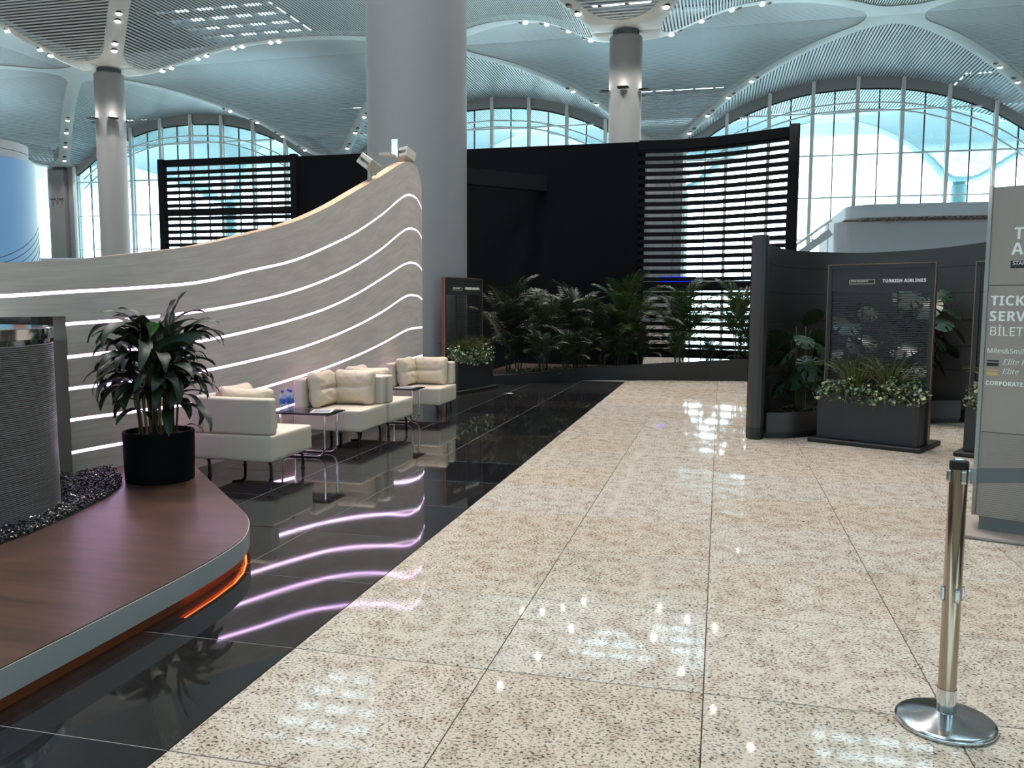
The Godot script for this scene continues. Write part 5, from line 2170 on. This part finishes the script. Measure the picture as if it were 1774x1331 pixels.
func palm(label: String, p: Vector3, h: float, spread: float, n: int, m: String, sd: int, called := "palm") -> void:
	var o := thing(called, label, "palm" if called == "palm" else "plant", p, sd * 1.3)
	var b := MB.new()
	for k in 4:
		var a := TAU * k / 4 + sd
		b.tube([Vector3(cos(a) * 0.04, -0.05, sin(a) * 0.04), Vector3(cos(a) * 0.06, h * 0.2, sin(a) * 0.06), Vector3(cos(a) * 0.09, h * 0.42, sin(a) * 0.09)], [0.016, 0.013, 0.008], 6, false)
	put("stems", b.mesh(), o, mats["stem green"])
	var kinds := []
	for k in 3:
		kinds.append(frond_mesh(spread * (0.85 + 0.12 * k), spread * 0.34, 1.42 - 0.20 * k, 0.85 + 0.40 * k, 26, sd * 7 + k, 0.026 * spread / 0.9))
	for k in n:
		var a := TAU * k / n * 1.62
		var y := h * (0.16 + 0.36 * k / n)
		leaf_at(o, "frond", kinds[k % 3], m, Vector3(cos(a) * 0.06, y, -sin(a) * 0.06), a, 0.12 * sin(k * 2.1) + 0.35 * k / n - 0.1, 0.0, 1.0)


func palms() -> void:
	var spots := [
		[-4.25, -16.9, 1.95, 1.15, 15, "palm deep", "tall dark feather palm rising right behind the louvred stand by the thick column"],
		[-3.55, -17.3, 1.75, 0.95, 14, "palm pale", "grey-green feather palm in the bed, second along from the thick column"],
		[-2.95, -17.6, 1.85, 1.05, 14, "palm deep", "dark feather palm in the bed with arching yellow-green fronds"],
		[-2.45, -17.9, 1.65, 0.85, 12, "palm pale", "thin grey-green palm with upright fronds in the middle of the bed"],
		[-1.95, -17.95, 2.15, 1.15, 16, "palm green", "bright green palm standing where the solid black wall meets the slat screen"],
		[-0.80, -18.45, 2.10, 1.05, 15, "palm green", "leafy palm standing before the middle of the curved slat screen"],
		[0.35, -18.35, 2.05, 1.0, 14, "palm green", "slender palm at the right end of the bed beside the partition end"],
	]
	for k in spots.size():
		var s: Array = spots[k]
		palm(s[6], Vector3(s[0], 0.16, s[1]), s[2], s[3], s[4] + 9, s[5], k + 3)
	var low := [
		[-3.45, -16.45, 0.95, 0.55, "palm pale", "low spreading fern-like shrub nearest the thick column in the palm bed"],
		[-2.75, -17.25, 0.95, 0.55, "palm pale", "low spreading fern-like shrub second from the thick column in the palm bed"],
		[-2.05, -17.55, 0.95, 0.50, "palm green", "low fern-like shrub under the bright green palm by the wall end"],
		[-1.62, -17.75, 1.05, 0.55, "palm deep", "dark arching shrub before the left edge of the slat screen"],
		[-0.85, -17.85, 0.95, 0.50, "palm green", "low fern-like shrub under the leafy palm before the slat screen"],
		[-0.20, -18.05, 0.85, 0.42, "palm deep", "small dark shrub silhouetted against the lit slat screen"],
		[0.65, -18.0, 0.95, 0.45, "palm green", "low shrub beside the partition end in the palm bed"],
	]
	low.append_array([
		[-3.95, -16.55, 0.9, 0.6, "palm deep", "dark spreading shrub at the foot of the tall palm by the thick column"],
		[-3.05, -16.95, 0.85, 0.55, "palm green", "green spreading shrub between the two grey-green fern-like shrubs"],
		[-2.35, -17.45, 0.85, 0.55, "palm deep", "dark spreading shrub under the thin grey-green palm"],
	])
	for k in low.size():
		var s: Array = low[k]
		palm(s[5], Vector3(s[0], 0.16, s[1]), s[2], s[3] * 0.95, 24, s[4], k + 20, "shrub")
	# rosettes along the kerb
	var kinds := []
	for k in 3:
		kinds.append(blade_mesh(0.20, 0.028, 1.0 - 0.25 * k, 1.5, 0.4, 200 + k))
	var row := spline([Vector2(-3.95, -16.05), Vector2(-3.3, -16.5), Vector2(-2.6, -17.2), Vector2(-1.7, -17.5), Vector2(-1.0, -17.65)], 5)
	for k in row.size():
		var o := thing("rosette", "grassy rosette, %s from the thick column along the black kerb" % ["first", "second", "third", "fourth", "fifth", "sixth", "seventh", "eighth", "ninth", "tenth", "eleventh", "twelfth", "thirteenth", "fourteenth", "fifteenth", "sixteenth", "seventeenth", "eighteenth", "nineteenth", "twentieth", "last"][k], "plant", Vector3(row[k].x, 0.16, row[k].y), k * 0.7, "rosettes along the kerb")
		for i in 12:
			leaf_at(o, "leaf", kinds[i % 3], "leaf grey" if i % 2 else "leaf dark", Vector3.ZERO, TAU * i / 12.0, 0.25 if i % 3 == 0 else 0.0)


func split_leaf_plants() -> void:
	var kinds := [split_leaf_mesh(0.34, 1), split_leaf_mesh(0.27, 2), split_leaf_mesh(0.40, 3)]
	var spots := [
		[0.93, -10.62, 1.10, 22, "split-leaf plant in the kerbed bed beside the rounded partition end", [[1.0, 0.0]]],
		[1.45, -11.55, 1.45, 11, "split-leaf plant behind the left edge of the louvred stand", []],
		[2.62, -12.15, 1.62, 30, "tall split-leaf plant between the two louvred stands", []],
		[2.0, -12.15, 1.50, 12, "split-leaf plant seen through the louvres of the stand", []],
	]
	for k in spots.size():
		var s: Array = spots[k]
		var o := thing("split_leaf_plant", s[4], "plant", Vector3(s[0], 0.24, s[1]))
		var h: float = s[2]
		for i in s[3]:
			var a: float = i * 2.4 + k
			var top: float = h * (0.35 + 0.60 * i / float(s[3]))
			var rad := 0.16 + 0.10 * sin(i * 1.7 + k) + (0.06 if i % 3 == 0 else 0.0)
			var tip := Vector3(cos(a) * rad, top, sin(a) * rad)
			if s[0] < 1.2:
				tip.x = clampf(tip.x, -0.22, 0.3)
			var b := MB.new()
			b.tube([Vector3(cos(a) * 0.03, -0.03, sin(a) * 0.03), Vector3(tip.x * 0.4, top * 0.6, tip.z * 0.4), Vector3(tip.x * 0.85, top * 0.98, tip.z * 0.85), tip], [0.009, 0.007, 0.006, 0.004], 5, false)
			put("stalk", b.mesh(), o, mats["stem green"])
			leaf_at(o, "leaf", kinds[i % 3], "monstera", tip, -a + 0.5 * sin(i * 3.1), -0.35 - 0.2 * sin(i * 1.3), 0.5 * sin(i * 2.3), 1.0)
		if k == 0:
			var st := MB.new()
			for x in [-0.02, 0.09]:
				st.tube([Vector3(x, -0.05, 0.02), Vector3(x - 0.03, 1.05, 0.02)], 0.006, 5)
			put("stake", st.mesh(), o, mats["cane"])
		# ground cover
	var kinds2 := [blade_mesh(0.16, 0.03, 1.0, 1.6, 0.4, 310), blade_mesh(0.13, 0.03, 0.6, 1.5, 0.4, 311)]
	var cover := [[0.75, -10.42], [0.95, -10.45], [1.13, -10.75], [0.82, -10.75]]
	for p in cover:
		var o := thing("rosette", "dark rosette by the partition end, %s" % ["front left", "front middle", "right", "back left"][cover.find(p)], "plant", Vector3(p[0], 0.24, p[1]), p[0] * 9, "rosettes at the partition foot")
		for i in 12:
			leaf_at(o, "leaf", kinds2[i % 2], "leaf dark", Vector3.ZERO, TAU * i / 12.0, 0.2 if i % 2 else -0.1)


func variegated(w: float, n: int, sd: int) -> ArrayMesh:
	# round little leaves, dark green and cream, heaped along a box; x from 0 to w
	var r := RandomNumberGenerator.new()
	r.seed = sd
	var b := MB.new()
	b.tinted = true
	for k in n:
		var t := r.randf()
		var x := t * w
		var hump := 0.13 + 0.06 * sin(x * 11.0 + sd) + 0.05 * sin(x * 27.0)
		var c := Vector3(x + r.randf_range(-0.06, 0.06), r.randf_range(-0.02, maxf(hump * 1.25, 0.03)) + 0.03, r.randf_range(-0.19, 0.17))
		c.y -= maxf(0.0, absf(c.z) - 0.10) * 0.6
		var s := r.randf_range(0.016, 0.032)
		var bs := Basis.from_euler(Vector3(r.randf_range(-1.2, 1.2), r.randf() * TAU, r.randf_range(-1.2, 1.2)))
		var pale := r.randf()
		b.tint = Color(0.50, 0.52, 0.28) if pale > 0.82 else (Color(0.17, 0.22, 0.12) if pale > 0.5 else Color(0.05, 0.08, 0.04))
		var p0 := c + bs * Vector3(-s, 0, 0)
		var p1 := c + bs * Vector3(-s * 0.2, 0.1 * s, -s * 0.75)
		var p2 := c + bs * Vector3(s, -0.2 * s, 0)
		var p3 := c + bs * Vector3(-s * 0.2, 0.1 * s, s * 0.75)
		b.quad(p0, p3, p2, p1)
	return b.mesh()


func flower_boxes() -> void:
	var stands := [[Vector3(0.99, 0, -10.03), -0.478, 1.21, "on the stand before the dark partition"], [Vector3(2.36, 0, -9.42), -0.478, 1.21, "on the stand half hidden by the sign pylon"], [Vector3(-4.30, 0, -13.75), 1.33, 1.38, "on the stand by the thick column"]]
	var tuft := []
	for k in 4:
		tuft.append(blade_mesh(0.47 + 0.04 * k, 0.013, 1.53 - 0.05 * k, 0.45 + 0.42 * k, 0.3, 400 + k, 0.3))
	var hang := blade_mesh(0.46, 0.008, 0.5, 2.6, 0.3, 420, 0.3)
	for k in stands.size():
		var s: Array = stands[k]
		var w: float = s[2]
		var frame := Transform3D(Basis(Vector3.UP, s[1]), s[0])
		var o := thing("flower_planting", "cream and green foliage %s" % s[3], "plant", frame * Vector3(0.08, 0.50, -0.205), s[1])
		var f := put("foliage", variegated(w - 0.14, 2200, 30 + k), o, mats["foliage"])
		f.set_meta("kind", "stuff")
		for i in 2:
			var g := thing("grass_clump", "arching grass clump, %s one %s" % [["left", "right"][i], s[3]], "plant", frame * Vector3(w * (0.36 if i == 0 else 0.66), 0.50, -0.22), s[1] + i)
			for q in 80:
				var a := q * 2.39996
				var rad := 0.05 * sqrt(q / 80.0)
				leaf_at(g, "blade", tuft[q % 4], "grass tuft", Vector3(cos(a) * rad, 0, sin(a) * rad), -a, 0.12 * sin(q * 1.9), 0.0, 0.8 + 0.3 * fposmod(q * 0.37, 1.0))
			if k < 2:
				for q in 3:
					leaf_at(g, "blade", hang, "grass tuft", Vector3(0, 0.02, 0.05), -PI / 2 - s[1] * 0.0 - i + 0.9 * (q - 1), 0.0, 0.0, 1.0)


# ------------------------------------------------------------------ person at the desk
func person() -> void:
	var o := thing("person", "person in a dark suit standing behind the podium, only the chest seen under the lintel", "person", Vector3(-7.95, 0, -8.2), 0.75)
	# bones: from, to, radius, radius
	var bones := [
		[Vector3(0, 0.92, 0), Vector3(0, 1.08, 0), 0.135, 0.125], [Vector3(0, 1.08, 0), Vector3(0, 1.26, 0.01), 0.125, 0.14],
		[Vector3(-0.10, 1.30, 0), Vector3(0.10, 1.30, 0), 0.115, 0.115], [Vector3(0, 1.34, 0), Vector3(0, 1.44, 0.01), 0.06, 0.052],
		[Vector3(-0.165, 1.33, 0), Vector3(-0.21, 1.06, 0.0), 0.060, 0.045], [Vector3(0.165, 1.33, 0), Vector3(0.21, 1.06, 0.0), 0.060, 0.045],
		[Vector3(-0.21, 1.06, 0), Vector3(-0.16, 0.90, 0.19), 0.045, 0.035], [Vector3(0.21, 1.06, 0), Vector3(0.16, 0.90, 0.19), 0.045, 0.035],
		[Vector3(-0.09, 0.90, 0), Vector3(-0.095, 0.48, 0.01), 0.098, 0.062], [Vector3(0.09, 0.90, 0), Vector3(0.095, 0.48, 0.01), 0.098, 0.062],
		[Vector3(-0.095, 0.48, 0.01), Vector3(-0.10, 0.07, -0.02), 0.060, 0.042], [Vector3(0.095, 0.48, 0.01), Vector3(0.10, 0.07, -0.02), 0.060, 0.042],
		[Vector3(-0.10, 0.045, -0.03), Vector3(-0.11, 0.035, 0.14), 0.044, 0.034], [Vector3(0.10, 0.045, -0.03), Vector3(0.11, 0.035, 0.14), 0.044, 0.034],
	]
	put("body", skin_mesh(bones, 0.022, 0.03), o, mats["suit navy"])
	var head := [
		[Vector3(0, 1.36, 0.012), Vector3(0, 1.46, 0.02), 0.054, 0.05], [Vector3(0, 1.545, 0.01), Vector3(0, 1.575, 0.0), 0.078, 0.082], [Vector3(0, 1.48, 0.045), Vector3(0, 1.52, 0.035), 0.046, 0.055],
		[Vector3(0, 1.535, 0.085), Vector3(0, 1.510, 0.103), 0.008, 0.013], [Vector3(-0.02, 1.478, 0.088), Vector3(0.02, 1.478, 0.088), 0.007, 0.007],
		[Vector3(-0.08, 1.53, 0.0), Vector3(-0.084, 1.505, 0.0), 0.014, 0.010], [Vector3(0.08, 1.53, 0.0), Vector3(0.084, 1.505, 0.0), 0.014, 0.010],
	]
	put("head", skin_mesh(head, 0.008, 0.015), o, mats["skin"])
	var hair := [[Vector3(0, 1.575, -0.02), Vector3(0, 1.60, 0.01), 0.090, 0.078], [Vector3(0, 1.50, -0.05), Vector3(0, 1.56, -0.03), 0.070, 0.085]]
	put("hair", skin_mesh(hair, 0.010, 0.02), o, mats["hair brown"])
	var b := MB.new()
	for s in [-1, 1]:
		b.soft(Vector3(s * 0.031, 1.548, 0.083), Vector3(0.024, 0.010, 0.008), 0.003, 3)
	put("eyes", b.mesh(), o, mats["plastic black"])
	b = MB.new()
	b.tri(Vector3(-0.055, 1.40, 0.075), Vector3(0, 1.22, 0.158), Vector3(0.055, 1.40, 0.075))
	b.tri(Vector3(-0.055, 1.40, 0.075), Vector3(0.055, 1.40, 0.075), Vector3(0, 1.22, 0.140))
	put("shirt_front", b.mesh(), o, mats["shirt white"])
	for s in [-1, 1]:
		var hand := [[Vector3(s * 0.16, 0.90, 0.19), Vector3(s * 0.145, 0.885, 0.26), 0.028, 0.030]]
		for f in 4:
			var x: float = s * (0.115 + 0.019 * f)
			hand.append([Vector3(x, 0.885, 0.265), Vector3(x, 0.882, 0.305 + 0.008 * (1.5 - absf(f - 1.5))), 0.0095, 0.009])
			hand.append([Vector3(x, 0.882, 0.305 + 0.008 * (1.5 - absf(f - 1.5))), Vector3(x, 0.862, 0.335), 0.009, 0.008])
		hand.append([Vector3(s * 0.125, 0.89, 0.215), Vector3(s * 0.09, 0.88, 0.26), 0.012, 0.010])
		put("hand", skin_mesh(hand, 0.006, 0.006), o, mats["skin"])


# surface nets over tapered capsules joined with a smooth minimum
func skin_mesh(bones: Array, cell: float, soft: float) -> ArrayMesh:
	var lo := Vector3.ONE * 1e9
	var hi := -lo
	for q in bones:
		for e in 2:
			var r: float = q[2 + e] + cell * 2 + soft
			lo = lo.min(q[e] - Vector3.ONE * r)
			hi = hi.max(q[e] + Vector3.ONE * r)
	var n := Vector3i(((hi - lo) / cell).ceil()) + Vector3i.ONE
	var dist := PackedFloat32Array()
	dist.resize(n.x * n.y * n.z)
	dist.fill(1.0)
	for q in bones:
		var a: Vector3 = q[0]
		var b: Vector3 = q[1]
		var rr: float = maxf(q[2], q[3]) + soft + cell * 3
		var i0 := Vector3i(((a.min(b) - Vector3.ONE * rr - lo) / cell).floor()).clamp(Vector3i.ZERO, n - Vector3i.ONE)
		var i1 := Vector3i(((a.max(b) + Vector3.ONE * rr - lo) / cell).ceil()).clamp(Vector3i.ZERO, n - Vector3i.ONE)
		var ab := b - a
		var l2 := maxf(ab.length_squared(), 1e-9)
		for z in range(i0.z, i1.z + 1):
			for y in range(i0.y, i1.y + 1):
				for x in range(i0.x, i1.x + 1):
					var p := lo + Vector3(x, y, z) * cell
					var t := clampf((p - a).dot(ab) / l2, 0, 1)
					var d: float = p.distance_to(a + ab * t) - lerpf(q[2], q[3], t)
					var k := (z * n.y + y) * n.x + x
					var e := dist[k]
					var h := clampf(0.5 + 0.5 * (e - d) / soft, 0, 1)
					dist[k] = lerpf(e, d, h) - soft * h * (1 - h)
	var at_cell := {}
	var b := MB.new()
	var id := func(x: int, y: int, z: int) -> int: return (z * n.y + y) * n.x + x
	for z in n.z - 1:
		for y in n.y - 1:
			for x in n.x - 1:
				var s := Vector3.ZERO
				var c := 0
				var base: int = (z * n.y + y) * n.x + x
				var v := [dist[base], dist[base + 1], dist[base + n.x], dist[base + n.x + 1], dist[base + n.x * n.y], dist[base + n.x * n.y + 1], dist[base + n.x * n.y + n.x], dist[base + n.x * n.y + n.x + 1]]
				var neg := 0
				for i in 8:
					neg += 1 if v[i] < 0 else 0
				if neg == 0 or neg == 8:
					continue
				for e in [[0, 1], [2, 3], [4, 5], [6, 7], [0, 2], [1, 3], [4, 6], [5, 7], [0, 4], [1, 5], [2, 6], [3, 7]]:
					if (v[e[0]] < 0) != (v[e[1]] < 0):
						var t: float = v[e[0]] / (v[e[0]] - v[e[1]])
						var p := Vector3(e[0] & 1, (e[0] >> 1) & 1, e[0] >> 2)
						var q := Vector3(e[1] & 1, (e[1] >> 1) & 1, e[1] >> 2)
						s += p.lerp(q, t)
						c += 1
				var g := Vector3(v[1] - v[0] + v[3] - v[2] + v[5] - v[4] + v[7] - v[6], v[2] - v[0] + v[3] - v[1] + v[6] - v[4] + v[7] - v[5], v[4] - v[0] + v[5] - v[1] + v[6] - v[2] + v[7] - v[3])
				at_cell[base] = b.put(lo + (Vector3(x, y, z) + s / c) * cell, g.normalized(), Vector2.ZERO)
	var sy := n.x
	var sz := n.x * n.y
	for base in at_cell:
		var d0: float = dist[base]
		for ax in 3:
			var u: int = [1, sy, sz][ax]
			var v: int = [sy, sz, 1][ax]
			var w: int = [sz, 1, sy][ax]
			if (d0 < 0) == (dist[base + u] < 0):
				continue
			if not (at_cell.has(base - v) and at_cell.has(base - w) and at_cell.has(base - v - w)):
				continue
			var q := [at_cell[base], at_cell[base - v], at_cell[base - v - w], at_cell[base - w]]
			if d0 < 0:
				b.idx.append_array([q[0], q[2], q[1], q[0], q[3], q[2]])
			else:
				b.idx.append_array([q[0], q[1], q[2], q[0], q[2], q[3]])
	return b.mesh()
